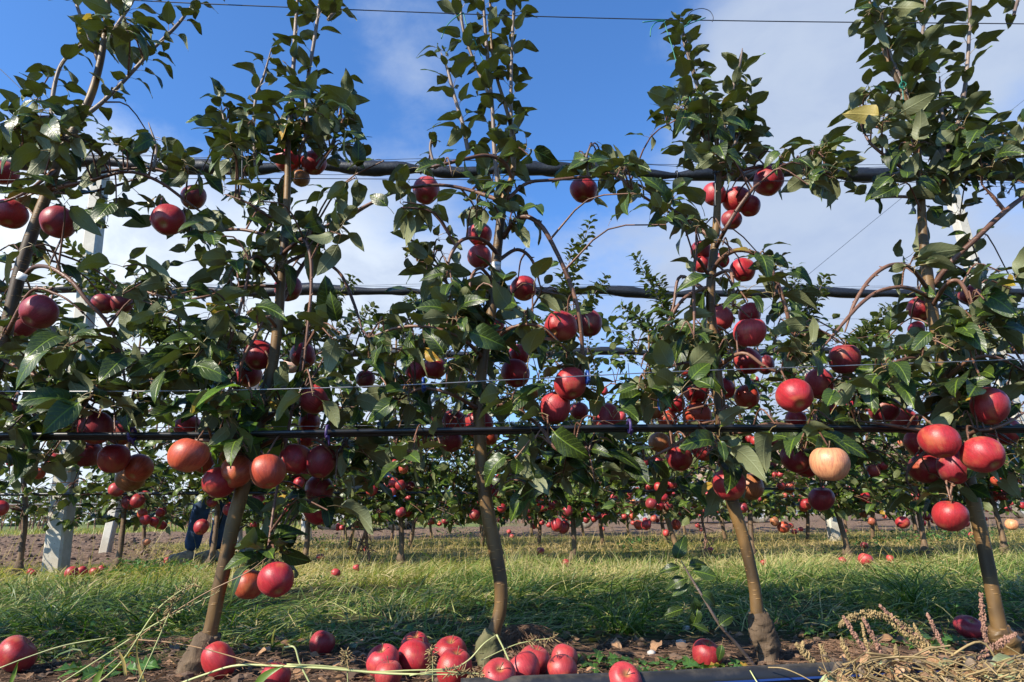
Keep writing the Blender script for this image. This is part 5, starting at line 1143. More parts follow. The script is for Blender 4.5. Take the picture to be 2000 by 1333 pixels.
wire([(1560, 552), (1760, 388), (2000, 196)], 4.2, 0.0022, 'wire', 'slanting guy wire against the cloud at right', None, 'guy_wire')
wire([(0, 135), (75, 205), (250, 360)], 4.2, 0.0025, 'darkwire', 'slanting guy wire at the upper left edge', None, 'guy_wire')
# hook bent over the top wire
b = Buf(); b.tube([tuple(P(x, y, Y1-0.01)) for x, y in ((1348, 46), (1343, 34), (1352, 22), (1370, 17), (1386, 22), (1393, 34), (1391, 43))], 0.0012, 6, 5); o = b.build('wire_hook', M['darkwire']); tag(o, 'bent metal hook arching over the top wire', 'hook')
# green strings
def string(pts, label, Y=Y1-0.03):
    root = empty('string_tie', tuple(P(*pts[0][0], Y)))
    for k, pl in enumerate(pts):
        b = Buf(); b.tube([tuple(P(x, y, Y-0.004*k)) for x, y in pl], 0.0016, 6, 5); b.build('cord' if k == 0 else 'loose_end', M['green_string'], root)
    tag(root, label, 'string', 'green strings tying the leaders')
string([[(1297,42),(1303,62),(1312,90),(1322,125),(1338,168),(1348,195),(1350,225)],[(1297,42),(1282,44),(1272,56),(1270,72)],[(1299,40),(1280,41),(1255,44)]], 'green string knotted to the top wire left of the hook')
string([[(905,25),(885,38),(870,55),(862,76)],[(905,25),(912,52),(925,75),(945,125),(950,155)]], 'green string ends hanging beside the middle front tree top')
string([[(1760,150),(1763,175),(1765,212)],[(1756,165),(1763,172),(1770,165),(1762,160),(1757,170),(1768,176)]], 'green string knotted round the leader of the rightmost tree')
string([[(1378,35),(1345,48),(1330,58)],[(1343,46),(1350,40)]], 'green string wrapped at the foot of the hook')
string([[(1348,222),(1360,217),(1372,220),(1384,218)],[(1350,225),(1346,229)]], 'green string tied lower on the fourth tree leader')
def tie(px, py, ln, label, m='purple', Y=Y1-0.13, cat='tie'):
    root = empty('hose_tie', tuple(P(px, py, Y))); c = P(px, py, Y); b = Buf(); b.tube([(c.x, c.y+math.cos(q)*0.016, c.z+math.sin(q)*0.016) for q in np.linspace(0, 6.28, 10)], 0.0035, 6, 1); b.build('loop', M[m], root)
    b = Buf(); e = P(px+3, py+ln, Y); b.tube([tuple(c+Vector((0, -0.014, -0.01))), tuple(c.lerp(e, 0.5)+Vector((0.003, -0.01, 0))), tuple(e)], [0.004, 0.003, 0.002], 6, 3); b.build('tail', M[m], root); tag(root, label, cat, 'plastic ties on the wires')
tie(258, 850, 20, 'purple tie on the drip hose at the left'); tie(640, 845, 26, 'purple tie on the drip hose right of the second tree'); tie(1229, 833, 18, 'purple tie on the drip hose between the third and fourth trees')
tie(1147, 738, 10, 'blue clip on the steel wire at the arching branch', 'blue'); tie(827, 752, 12, 'blue clip on the steel wire left of the middle tree', 'blue'); tie(1290, 788, 14, 'blue clip by the brownish apples left of the fourth tree', 'blue')
# black clips hanging from the thin wire
for (px, py, lab) in ((473, 300, 'black hanger clip on the second front tree, left of its high pair'), (1397, 352, 'black clip holding the fourth front tree to the wire')):
    b = Buf(); b.tube([tuple(P(x, y, Y1-0.06)) for x, y in ((px-6, py-14), (px, py-8), (px, py+40), (px+1, py+52))], 0.0022, 6, 3); b.tube([tuple(P(px-6, py-14, Y1-0.06)), tuple(P(px+8, py-16, Y1-0.06))], 0.004, 6, 2)
    o = b.build('wire_clip', M['hose']); tag(o, lab, 'clip')

# paper tags with their print
def tag_strip(corners, Y, lines, label, box=True):
    q = [P(x, y, Y+dy) for x, y, dy in corners]   # tl, tr, br, bl
    root = empty('paper_tag', tuple(q[0])); b = Buf(); n = 10; V = []; 
    nrm_ = (q[1]-q[0]).cross(q[3]-q[0]).normalized(); nrm_ = nrm_ if nrm_.y < 0 else -nrm_
    for i in range(n+1):
        t = i/n; bow = nrm_*(0.006*math.sin(t*math.pi))
        for base in (q[0].lerp(q[1], t), q[3].lerp(q[2], t)): V += [tuple(base+bow), tuple(base+bow-nrm_*0.0006)]
    F = []
    for i in range(n):
        a = i*4; F += [(a, a+2, a+6, a+4), (a+1, a+5, a+7, a+3), (a, a+4, a+5, a+1), (a+2, a+3, a+7, a+6)]
    b.add(V, F); b.build('strip', M['paper'], root)
    ux = (q[1]-q[0]); W_ = ux.length; ux.normalize(); uy = (q[0]-q[3]); H_ = uy.length; uy.normalize()
    for (s, u, v, sz) in lines:
        cu = bpy.data.curves.new('print', 'FONT'); cu.body = s; cu.size = H_*sz; cu.extrude = 0.00008; cu.materials.append(M['ink'])
        o0 = bpy.data.objects.new('print', cu); COL.objects.link(o0); bpy.context.view_layer.update(); me = bpy.data.meshes.new_from_object(o0.evaluated_get(bpy.context.evaluated_depsgraph_get())); bpy.data.objects.remove(o0)
        o = link('print', me, root); pos = q[3]+ux*W_*u+uy*H_*v+nrm_*(0.0012+0.006*math.sin(math.pi*min(1, u+0.15)))
        mm = Matrix((ux, uy, nrm_ if ux.cross(uy).dot(nrm_) > 0 else -nrm_)).transposed().to_4x4(); mm.translation = pos-q[0]; o.matrix_basis = mm
    if box:
        b = Buf(); c = q[3]+ux*W_*0.60+uy*H_*0.5+nrm_*0.0072; e = [c-ux*H_*.22-uy*H_*.33, c+ux*H_*.22-uy*H_*.33, c+ux*H_*.22+uy*H_*.33, c-ux*H_*.22+uy*H_*.33]; b.add([tuple(v) for v in e]+[tuple(v-nrm_*0.0003) for v in e], [(0, 1, 2, 3), (4, 7, 6, 5), (0, 4, 5, 1), (1, 5, 6, 2), (2, 6, 7, 3), (3, 7, 4, 0)]); b.build('emblem', M['ink'], root, False)
    tag(root, label, 'tag', 'paper tags tied to the trunks')
tag_strip([(1798,494,-.03),(1855,508,-.03),(1849,523,-.03),(1797,511,-.03)], Y1, [('Nichcored', 0.04, 0.52, 0.36), ('nc28', 0.04, 0.12, 0.36)], 'white printed tag fluttering right from the rightmost tree stem')
tag_strip([(961,512,-.03),(978,513,-.03),(976,529,-.03),(960,528,-.03)], Y1, [('Chim', 0.22, 0.45, 0.34)], 'small white tag wrapped on the middle tree trunk', False)
tag_strip([(1394,462,-.02),(1406,466,-.02),(1405,474,-.02),(1391,472,-.02)], Y1, [], 'white tape round the fourth tree stem', False)
tag_strip([(36,530,-.03),(55,538,-.03),(48,550,-.03),(30,545,-.03)], Y1, [], 'grey tag wrapped on the leaning left trunk', False)
# wire tensioner
def tensioner():
    Y = Y2-0.02; c = P(66, 902, Y); root = empty('wire_tensioner', tuple(c)); b = Buf()
    p = lambda x, y, dy=0: tuple(P(x, y, Y+dy))
    for yy in (898, 910): b.box(P(60, yy, Y), (0.13, 0.012, 0.006)); 
    b.box(P(45, 904, Y), (0.012, 0.03, 0.04)); b.box(P(84, 903, Y), (0.03, 0.03, 0.034)); b.build('frame', M['galv'], root, False)
    b = Buf(); cc = P(66, 901, Y); b.tube([(cc.x, cc.y-0.035, cc.z), (cc.x, cc.y-0.03, cc.z), (cc.x, cc.y+0.03, cc.z)], [0.030, 0.032, 0.032], 18, 1); b.build('drum', M['galv'], root, False)
    b = Buf(); b.tube([(cc.x, cc.y-0.045, cc.z), (cc.x, cc.y-0.034, cc.z)], [0.010, 0.010], 6, 1); b.build('bolt', M['steel'], root, False)
    tag(root, 'shiny metal wire tensioner with round drum near the tall concrete post', 'tensioner')
    b = Buf(); b.box(P(110, 908, Y-0.02), (0.20, 0.10, 0.018), bev=0.004); o = b.build('bracket', M['galv'], None, False, loc=tuple(P(110, 908, Y-0.02))); tag(o, 'pale horizontal bracket plate across the tall concrete post', 'bracket')
    b = Buf(); b.tube([p(88, 901), p(150, 902), p(260, 905)], 0.002, 6, 3); o = b.build('tension_wire', M['wire']); tag(o, 'short bright wire running from the tensioner', 'wire')
tensioner()

# ------------------------------------------------------------------ sucker shoot from the fourth tree base
def sucker():
    st = [(1480,1310,4,-.02),(1440,1260,3.5,-.05),(1405,1220,3,-.07),(1375,1170,2.5,-.08),(1350,1130,2.2,-.08),(1330,1095,2,-.08)]
    base = P(1480, 1310, Y1); root = empty('sucker_shoot', tuple(base)); tag(root, 'leafy grey green sucker shoot leaning left from the fourth trunk foot', 'shoot')
    b = Buf(); q = tube_px(b, st, Y1, sides=7, sub=5); b.build('stem', M['twig'], root)
    for (x, y, dx, dy, s) in ((1322,1092,0.1,0.5,.052),(1345,1105,0.9,0.3,.045),(1352,1115,0.7,-.1,.058),(1328,1108,-.9,0.1,.045),(1345,1142,-.6,-.1,.04),(1352,1165,0.3,-.9,.052),(1368,1160,0.9,-.3,.045),(1335,1190,-.9,-.1,.05),(1362,1190,-.2,-.6,.04),(1385,1235,-.8,0.5,.045),(1405,1222,0.6,0.6,.04),(1340,1130,-1,-.2,.05),(1410,1260,-.3,-.6,.035)):
        p = np.array(P(x, y, Y1-0.08)); d = np.array([dx, -0.25, dy]); n = np.array([random.uniform(-.3, .3), -1.2, 0.8]); leaf_obj('leaf', LM, (p, frame(d, n), s, random.randrange(10)), root, tuple(base))
sucker()

# ------------------------------------------------------------------ irrigation pipe
def pipe():
    pts = []
    for (x, y) in ((900, 1352), (1050, 1345), (1250, 1335), (1450, 1322), (1640, 1314), (1820, 1305), (2100, 1296)):
        g = G(x, y, 0.018); pts.append((g.x, g.y, 0.020+gzf(g.x, g.y)*0.3))
    root = empty('irrigation_pipe', pts[0]); b = Buf(); b.tube(pts, 0.020, 20, 8); b.build('pipe_body', M['pipe'], root)
    c = np.array(catmull([np.array(p) for p in pts], 8)); b = Buf(); V = []
    for p in c:
        for a in (-12, 0): 
            e = R(a); V.append((p[0], p[1]-0.0207*math.cos(e), p[2]+0.0207*math.sin(e)))
    F = [(2*i, 2*i+2, 2*i+3, 2*i+1) for i in range(len(c)-1)]; b.add(V, F); b.build('blue_stripe', M['blue'], root)
    tag(root, 'dusty black irrigation pipe with a blue stripe on the ground', 'pipe')
pipe()

# ------------------------------------------------------------------ litter on the soil strip
FLM = [leaf_mesh(t, 'fallen_leaf', 'leaf_dead') for t in LT[:6]]; FLP = [leaf_mesh(t, 'fallen_pale_leaf', 'leaf_pale') for t in LT[:4]]
spots = [(700,1262,'p'),(690,1258,'b'),(730,1248,'b'),(775,1240,'b'),(940,1300,'b'),(1085,1245,'b'),(1120,1248,'p'),(1165,1255,'y'),(1195,1262,'b'),(1240,1250,'b'),(1265,1258,'b'),(550,1248,'b'),(545,1262,'b'),(500,1272,'b'),(520,1278,'b'),(640,1272,'b'),(665,1268,'b'),(470,1268,'b'),(1180,1240,'b'),(1130,1165,'b'),(855,1218,'b'),(1540,1212,'b'),(1535,1208,'p'),(1560,1216,'b'),(1385,1235,'b'),(1745,1262,'b'),(1430,1240,'b'),(1690,1250,'b'),(1700,1262,'p'),(1720,1240,'p'),(1650,1268,'b'),(1930,1160,'b'),(2000-30,1195,'b'),(120,1235,'b'),(220,1262,'b'),(260,1285,'y'),(90,1250,'b'),(15,1300,'b'),(340,1270,'b'),(620,1310,'b'),(660,1322,'b'),(690,1300,'b'),(590,1290,'b'),(1330,1245,'b'),(1150,1300,'b'),(1290,1262,'b'),(1620,1252,'b'),(1770,1228,'b')]
def near_what(x):
    for lim, t in ((80, 'at the left edge'), (180, 'near the long fallen apple'), (300, 'under the lower left stalks'), (400, 'just left of the second trunk'), (490, 'just right of the second trunk'), (560, 'between the second trunk and the lone apple'), (650, 'beside the lone fallen apple'), (720, 'left of the fallen heap'), (800, 'behind the fallen heap'), (960, 'left of the middle trunk foot'), (1100, 'by the root mound'), (1150, 'right of the root mound'), (1215, 'at the foot of the striped tuft'), (1300, 'behind the green lobed weed'), (1400, 'by the single red apple'), (1500, 'left of the knotted foot'), (1600, 'right of the knotted foot'), (1720, 'left below the arching seed head'), (1850, 'behind the dry weeds')):
        if x < lim: return t
    return 'near the rightmost trunk foot'
for i, (x, y, k) in enumerate(spots):
    g = G(x, y); z = gzf(g.x, g.y)+0.012; L = (np.array([g.x, g.y, z]), frame(rand_dir(-8, 18), leaf_normal(None, 0.35)), random.uniform(0.035, 0.062), random.randrange(6))
    o = leaf_obj('fallen_leaf', FLP if k == 'p' else (FLM if k == 'b' else LM_Y), L, None, (0, 0, 0))
    tag(o, {'b': 'curled brown fallen leaf on the soil ', 'p': 'pale grey green fallen leaf on the soil ', 'y': 'small yellow fallen leaf on the soil '}[k]+near_what(x), 'leaf', 'fallen leaves on the ground')
L = []
for _ in range(700):
    x, y = random.uniform(-40, 2040), random.uniform(1215, 1345); g = G(x, y); L.append((np.array([g.x, g.y, gzf(g.x, g.y)+random.uniform(0.002, 0.012)]), frame(rand_dir(-15, 25), leaf_normal(None, 0.5)), random.uniform(0.008, 0.030), random.randrange(5)))
o = join_leaves('leaf_litter', L, LT_FAR, 'leaf_dead', None, (0, 0, 0)); tag(o, 'crumbled brown leaf litter over the soil strip', 'litter', None, 'stuff')
def fibres(name, n, cen, ex, label, cat, m, ln=(0.03, 0.10), up=0.3, rad=0.0007, kind='stuff', surf=False):
    b = Buf()
    for _ in range(n):
        if surf:
            a = random.uniform(0, 6.28); t = random.random()**0.5; p = np.array([cen[0]+math.cos(a)*ex[0]*t, cen[1]+math.sin(a)*ex[1]*t, 0]); p[2] = gzf(p[0], p[1])+ex[2]*max(0, 1-t*t)+random.uniform(-0.004, 0.004)
        else: p = np.array([cen[0]+random.uniform(-1, 1)*ex[0], cen[1]+random.uniform(-1, 1)*ex[1], 0]); p[2] = gzf(p[0], p[1])+random.uniform(0.001, 0.012)
        a = random.uniform(0, 6.28); l = random.uniform(*ln); pts = [p]; e = random.uniform(-0.2, up)
        for k in range(3):
            a += random.uniform(-0.9, 0.9); e -= 0.25; pts.append(pts[-1]+np.array([math.cos(a), math.sin(a), e])*l/3)
        for q in pts: q[2] = max(q[2], 0.0)
        b.tube([tuple(q) for q in pts], rad, 3, 1, cap=False)
    o = b.build(name, M[m]); tag(o, label, cat, None, kind); return o
g = G(1020, 1262); fibres('root_clump', 900, (g.x, g.y), (0.085, 0.07, 0.055), 'matted mound of brown root fibres right of the middle trunk foot', 'root clump', 'root', (0.03, 0.08), surf=True, kind=None)
g = G(330, 1262); fibres('root_mat', 500, (g.x, g.y), (0.16, 0.05, 0.02), 'flat mat of brown root fibres left of the second trunk foot', 'root clump', 'root', (0.03, 0.08), surf=True, kind=None)
g = G(1660, 1262); fibres('root_mat', 450, (g.x, g.y), (0.14, 0.05, 0.015), 'flat mat of brown root fibres right of the fourth trunk foot', 'root clump', 'root', (0.03, 0.08), surf=True, kind=None)
fibres('soil_fibres', 2600, (0, 1.68), (1.75, 0.22, 0), 'thin dead roots and straws scattered over the soil strip', 'litter', 'root', (0.02, 0.09), rad=0.0006)
# clods and pebbles
def clods():
    r0 = np.array([(0.6, 0, 0), (-0.6, 0, 0), (0, 0.6, 0), (0, -0.6, 0), (0, 0, 0.6), (0, 0, -0.4), (.4, .4, .3), (-.4, .4, .3), (.4, -.4, .3), (-.4, -.4, .3)])
    import bmesh
    def one():
        bm = bmesh.new(); bmesh.ops.create_icosphere(bm, subdivisions=1, radius=1.0); V = np.array([v.co[:] for v in bm.verts]); F = np.array([[v.index for v in f.verts] for f in bm.faces]); bm.free(); return V, F
    V0, F0 = one()
    def mass(spots, name, label, m):
        V, F = [], []; n = 0
        for (x, y, s) in spots:
            k = V0*np.array([1, 1, 0.65])*(1+rng.uniform(-0.3, 0.3, (len(V0), 1)))*s+np.array([x, y, gzf(x, y)+s*0.25]); V.append(k); F.append(F0+n); n += len(V0)
        o = link(name, np_mesh(name, np.concatenate(V), np.concatenate(F), M[m], False)); tag(o, label, 'soil', None, 'stuff')
    S = []
    for _ in range(2600):
        y = random.uniform(5.5, 15); x = random.uniform(-0.98*y, -0.42*y if random.random() < 0.8 else 0.9*y)
        if x > -0.45*y and y < 10.4: continue
        if abs(x+2.3) < 0.9 and abs(y-5.3) < 0.8: continue
        S.append((x, y, min(0.06, random.lognormvariate(-4.0, 0.5))))
    mass(S, 'soil_clods', 'rough clods on the bare tilled soil behind the second row', 'clod')
    S = [(random.uniform(-1.6, 1.7), random.uniform(1.45, 1.95), random.lognormvariate(-5.3, 0.45)) for _ in range(1500)]
    mass(S, 'soil_crumbs', 'dark soil crumbs under the front row', 'clod')
    for (px, py, s, lab) in ((1330, 1256, 0.012, 'pale stone left of the red apple by the green weeds'), (1272, 1276, 0.011, 'tan pebble in front of the grass right of centre'), (1530, 1302, 0.006, 'small pebble above the black pipe'), (1340, 1226, 0.012, 'whitish stone at the grass edge')):
        g = G(px, py); k = V0*np.array([1.2, 1, 0.75])*(1+rng.uniform(-0.12, 0.12, (len(V0), 1)))*s; o = link('stone', np_mesh('stone', k, F0, M['stone']), None, (g.x, g.y, gzf(g.x, g.y)+s*0.5)); tag(o, lab, 'stone', 'stones on the soil strip')
clods()
# low rosette weeds
WM = [leaf_mesh(t, 'weed_leaf', 'leaf_weed') for t in LT_LOBE]
def weed(px, py, n, s, label, spread=0.05):
    g = G(px, py); root = empty('weed', (g.x, g.y, gzf(g.x, g.y))); tag(root, label, 'weed', 'green weeds on the soil strip')
    for i in range(n):
        a = i*2.4; rr = spread*math.sqrt(i/n); d = np.array([math.cos(a), math.sin(a), random.uniform(0.1, 0.6)]); p = np.array([g.x+math.cos(a)*rr, g.y+math.sin(a)*rr*0.7, gzf(g.x, g.y)+0.008])
        leaf_obj('leaf', WM, (p, frame(d, (random.gauss(0, .3), random.gauss(0, .3), 1)), s*random.uniform(0.7, 1.3), i), root, tuple(root.location))
weed(1300, 1305, 34, 0.042, 'bright green lobed weed in front of the single red apple', 0.10); weed(1400, 1300, 16, 0.035, 'small green weed right of the single red apple', 0.05)
weed(1160, 1300, 20, 0.045, 'green weed right of the apple with the greenish hollow', 0.06); weed(225, 1310, 22, 0.055, 'dark green weed left of the second trunk foot', 0.07)
weed(1620, 1240, 18, 0.045, 'blue green weed behind the dry seed heads', 0.07); weed(1700, 1255, 16, 0.04, 'blue green weed under the seed heads at right', 0.06); weed(775, 1236, 10, 0.04, 'small green weed behind the fallen heap', 0.03); weed(1820, 1262, 18, 0.045, 'leafy weed low under the dry seed heads', 0.07)
# long arching tuft at the right of centre
X = []; 
def tuft(px, py, n, label, L0=0.2, straw=0.5):
    g = G(px, py); n = int(n); X = g.x+rng.normal(0, 0.03, n); Y = g.y+rng.normal(0, 0.02, n); 
    o = blades('grass_tuft', X, Y, rng.uniform(0.6, 1.2, n)*L0, np.full(n, 0.0048), rng.uniform(0.5, 1.3, n), rng.uniform(0.9, 2.2, n), rng.uniform(0, 6.28, n), np.clip(rng.normal(straw, 0.2, n), 0, 1), M['grass'], 5)
    tag(o, label, 'grass tuft', 'single tufts of long grass', 'thing')
tuft(1215, 1232, 90, 'long striped tuft of arching grass right of the root mound', 0.26, 0.45); tuft(1335, 1170, 70, 'yellow curled tuft near the sucker shoot', 0.2, 0.85); tuft(95, 1225, 80, 'long pale tuft at the left above the long fallen apple', 0.22, 0.6); tuft(1790, 1195, 120, 'broad combed tuft behind the dry seed heads', 0.30, 0.4); tuft(340, 1225, 80, 'dark tuft left of the second trunk', 0.2, 0.2)

# ------------------------------------------------------------------ foreground stalks and dry weeds
def stalk(pts, label, m='stalk', r=0.0016, Yr=(1.40, 1.30), side=0, seeds=0):
    """pts px; Y interpolated"""
    n = len(pts); q = [P(x, y, Yr[0]+(Yr[1]-Yr[0])*i/(n-1)) for i, (x, y) in enumerate(pts)]; root = empty('grass_stalk', tuple(q[0])); tag(root, label, 'grass stalk', 'long stalks crossing the foreground')
    b = Buf(); b.tube([tuple(p) for p in q], [r]*(n-1)+[r*0.5], 6, 6); b.build('stem', M[m], root)
    if seeds:
        c = catmull([np.array(p) for p in q], 10); c = c[int(len(c)*0.5):]; b = Buf()
        for _ in range(seeds):
            p = random.choice(c); d = rand_dir(-60, 60)*random.uniform(0.004, 0.02); b.tube([tuple(p), tuple(p+d*0.7), tuple(p+d)], [0.0004, 0.0012, 0.0003], 4, 2)
        b.build('seed_head', M['seed'], root)
for a in (([(150,1345),(230,1285),(290,1230),(390,1165),(480,1120),(520,1090)], 'long rusty stalk rising from the lower left past the second trunk', 'redstalk', .0012, (1.4, 1.35), 0, 0),
 ([(95,1350),(190,1290),(260,1245),(330,1205),(420,1160)], 'pale stalk beside the rusty one at lower left', 'stalk', .0015, (1.4, 1.35), 0, 30),
 ([(180,1345),(240,1290),(300,1200),(345,1160),(380,1140)], 'pale green stalk rising steeply at lower left', 'stalk', .0016, (1.4, 1.3), 0, 40),
 ([(0,1305),(60,1282),(130,1260),(215,1245)], 'thin green stalk at the left edge over the long apple', 'stalk', .0012, (1.36, 1.4), 0, 0),
 ([(265,1345),(300,1270),(330,1200),(345,1165)], 'upright green stalk with bead like seeds left of the second trunk', 'stalk', .0013, (1.36, 1.34), 0, 50),
 ([(270,1250),(330,1255),(400,1268),(480,1290),(530,1300)], 'reddish dry stem crossing in front of the second trunk foot', 'redstalk', .0011, (1.4, 1.38), 0, 0),
 ([(345,1338),(400,1318),(465,1300),(560,1302),(640,1306),(760,1316),(900,1318)], 'pale stalk lying across the bottom from the second trunk to the heap', 'stalk', .0022, (1.42, 1.36), 0, 0),
 ([(560,1298),(640,1302),(720,1312),(800,1310),(880,1306),(915,1290),(945,1258),(970,1240)], 'yellow stalk bending up to the middle trunk foot', 'stalk', .0016, (1.38, 1.42), 0, 0),
 ([(970,1240),(985,1270),(998,1300),(1007,1320)], 'green blade hanging down before the lumpy apple', 'stalk', .0018, (1.42, 1.4), 0, 0),
 ([(940,1290),(1000,1262),(1040,1252),(1085,1246)], 'thin seeded stem reaching right from the middle trunk foot', 'stalk', .0010, (1.42, 1.44), 0, 40),
 ([(555,1265),(575,1265),(585,1295),(600,1325),(610,1345)], 'broken green stalk left of the fallen heap', 'stalk', .0018, (1.4, 1.38), 0, 0),
 ([(845,1345),(845,1300),(843,1265)], 'upright seed spike in front of the fallen heap', 'stalk', .0012, (1.38, 1.38), 0, 70),
 ([(680,1345),(678,1300),(676,1272)], 'small upright seed spike left of the fallen heap', 'stalk', .0012, (1.38, 1.38), 0, 60),
 ([(800,1320),(850,1312),(900,1314),(960,1318)], 'bristly pale seed head lying on the fallen apples', 'stalk', .0012, (1.36, 1.36), 0, 90),
 ([(1500,1304),(1530,1306),(1565,1320),(1600,1340)], 'yellow straw bending over the black pipe', 'straw', .0012, (1.38, 1.34), 0, 0),
 ([(1465,1310),(1478,1332),(1490,1350)], 'short green blade over the blue pipe stripe', 'stalk', .0012, (1.38, 1.34), 0, 0)):
    stalk(*a)
def broad_blade(pts, w0, label, m='grass', Y=1.36):
    c = np.array(catmull([np.array(P(x, y, Y)) for x, y in pts], 5)); V, F = [], []; n = len(c)
    for i, p in enumerate(c):
        t = i/(n-1); wd = w0*math.sin(math.pi*(0.15+0.85*t)**0.8) if t < 1 else 0.0003; T = c[min(i+1, n-1)]-c[max(i-1, 0)]; T /= np.linalg.norm(T); s = np.cross(T, np.array([0.1, -1, 0.3])); s /= np.linalg.norm(s)
        V += [tuple(p-s*wd), tuple(p+np.array([0, 0.002, 0])), tuple(p+s*wd)]
    for i in range(n-1): a = i*3; F += [(a, a+1, a+4, a+3), (a+1, a+2, a+5, a+4)]
    me = np_mesh('grass_blade', V, F, M[m], True, {'rnd': np.full(len(V), 0.6), 'tt': np.zeros(len(V))}); o = link('grass_stalk', me); tag(o, label, 'grass stalk', 'broad blades in the foreground')
broad_blade([(180,1345),(192,1320),(205,1296)], 0.006, 'broad bright green blade at the bottom left'); broad_blade([(18,1340),(28,1315),(35,1293)], 0.004, 'short green blade at the lower left corner')
broad_blade([(290,1345),(278,1325),(268,1290),(268,1252)], 0.003, 'twisted orange dry blade left of the second trunk foot', 'dry'); broad_blade([(245,1320),(240,1290),(226,1262)], 0.003, 'orange brown dry blade among the lower left stalks', 'dry'); broad_blade([(498,1340),(520,1318),(556,1300)], 0.007, 'pale broad blade over the apple at the bottom edge')

def spike(pts, wmax, pink, parent, Yr):
    q = [np.array(P(x, y, Yr)) for x, y in pts]; c = catmull(q, 8); n = len(c); V0 = np.array([(1, 0, 0), (-1, 0, 0), (0, 1, 0), (0, -1, 0), (0, 0, 1.3), (0, 0, -1.3)]); F0 = np.array([(0, 2, 4), (2, 1, 4), (1, 3, 4), (3, 0, 4), (2, 0, 5), (1, 2, 5), (3, 1, 5), (0, 3, 5)]); V, F = [], []; k = 0
    for i, p in enumerate(c):
        t = i/(n-1); rad = wmax*(0.55+0.45*math.sin(math.pi*min(1, (1-t)*0.9+0.1)))*(1.0 if t < 0.85 else 0.7)
        for _ in range(16):
            d = rand_dir(-90, 90)*rad*random.uniform(0.45, 1.15); T = (c[min(i+1, n-1)]-c[max(i-1, 0)])*random.uniform(-0.5, 0.5); V.append(V0*random.uniform(0.0013, 0.0030)+p+d+T); F.append(F0+k); k += 6
    me = np_mesh('seed_spike', np.concatenate(V)-np.array(parent.location), np.concatenate(F), M['seed_pink' if pink else 'seed'], False); return link('seed_spike', me, parent)
def dry_weed(label, base, spikes, Yr=1.42):
    root = empty('dry_weed', tuple(P(base[0], base[1], Yr))); tag(root, label, 'dry weed', 'dry amaranth weeds heaped at lower right')
    for (pts, wm, pink, st) in spikes:
        spike(pts, wm, pink, root, Yr)
        if st: b = Buf(); b.tube([tuple(P(x, y, Yr)) for x, y in st], 0.0015, 6, 4); b.build('stem', M['straw'], root)
dry_weed('arching heavy seed head drooping left, highest of the dry weeds', (1830,1290), [([(1840,1290),(1800,1250),(1750,1215),(1700,1200),(1660,1208),(1640,1222)], .0085, 0, [(1880,1340),(1840,1290)]), ([(1795,1245),(1760,1222),(1720,1185)], .0045, 1, None), ([(1830,1290),(1790,1255),(1745,1222)], .006, 0, None)], 1.50)
dry_weed('pinkish seed spikes standing at the left of the dry heap', (1700,1320), [([(1700,1285),(1672,1245),(1648,1206)], .0042, 1, [(1705,1330),(1688,1265)]), ([(1728,1290),(1708,1250),(1688,1212)], .0052, 1, [(1740,1340),(1728,1290)]), ([(1705,1300),(1695,1270),(1684,1222)], .0035, 0, None)], 1.44)
dry_weed('tall pink tipped seed spike left of the rightmost trunk foot', (1925,1260), [([(1925,1250),(1920,1215),(1916,1162)], .0065, 1, [(1930,1290),(1925,1245)])], 1.48)
dry_weed('thick woolly seed head pointing right at the right edge', (1900,1290), [([(1910,1285),(1945,1262),(1982,1240)], .0070, 1, [(1860,1330),(1915,1282)])], 1.42)
dry_weed('stubby orange seed head at the left end of the dry heap', (1610,1300), [([(1592,1300),(1578,1280),(1556,1260)], .0058, 0, [(1660,1310),(1620,1300),(1590,1295)]), ([(1580,1285),(1566,1272),(1568,1256)], .004, 0, None)], 1.42)
dry_weed('short upright seed spikes in the middle of the dry heap', (1660,1310), [([(1660,1290),(1652,1272),(1644,1250)], .005, 0, [(1665,1330),(1660,1290)]), ([(1620,1295),(1610,1278),(1602,1262)], .004, 0, [(1625,1310),(1618,1290)]), ([(1755,1300),(1752,1280),(1750,1262)], .005, 0, None)], 1.42)
dry_weed('thin seed spike leaning left behind the dry heap', (1850,1270), [([(1845,1270),(1828,1235),(1812,1202)], .004, 1, [(1855,1300),(1845,1270)]), ([(1815,1275),(1800,1250),(1786,1222)], .0035, 0, None)], 1.5)
def straw_heap():
    b = Buf()
    for _ in range(430):
        x = random.uniform(1600, 2080); y = random.uniform(1285, 1350)+max(0, 1700-x)*0.15; Yv = random.uniform(1.25, 1.45); p = np.array(P(x, y, Yv)); p[2] = max(p[2], 0.004); a = random.gauss(0.0, 0.9); l = random.uniform(0.03, 0.14)
        pts = [p]; e = random.uniform(-0.4, 0.7)
        for k in range(3): a += random.uniform(-0.7, 0.7)*(random.random() < 0.4); e -= random.uniform(0.0, 0.4); pts.append(pts[-1]+np.array([math.cos(a), math.sin(a)*0.5, e])*l/3)
        for q in pts: q[2] = max(q[2], 0.003)
        b.tube([tuple(q) for q in pts], random.choice((0.0006, 0.0009, 0.0018)), 4, 1, cap=False)
    for pts in ([(1690,1275),(1780,1290),(1850,1330),(1900,1345)],[(1780,1290),(1818,1264),(1870,1280)],[(1830,1300),(1915,1254),(1960,1320),(1975,1345)],[(1880,1282),(1930,1330),(1960,1350)],[(1965,1262),(2010,1290)],[(1745,1310),(1830,1325),(1900,1300)],[(1650,1318),(1740,1340),(1800,1345)]):
        b.tube([tuple(P(x, y, 1.40)) for x, y in pts], random.uniform(0.0014, 0.0024), 6, 6)
    o = b.build('straw_heap', M['straw']); tag(o, 'tangled heap of broken yellow straw at the lower right corner', 'straw', None, 'stuff')
straw_heap()
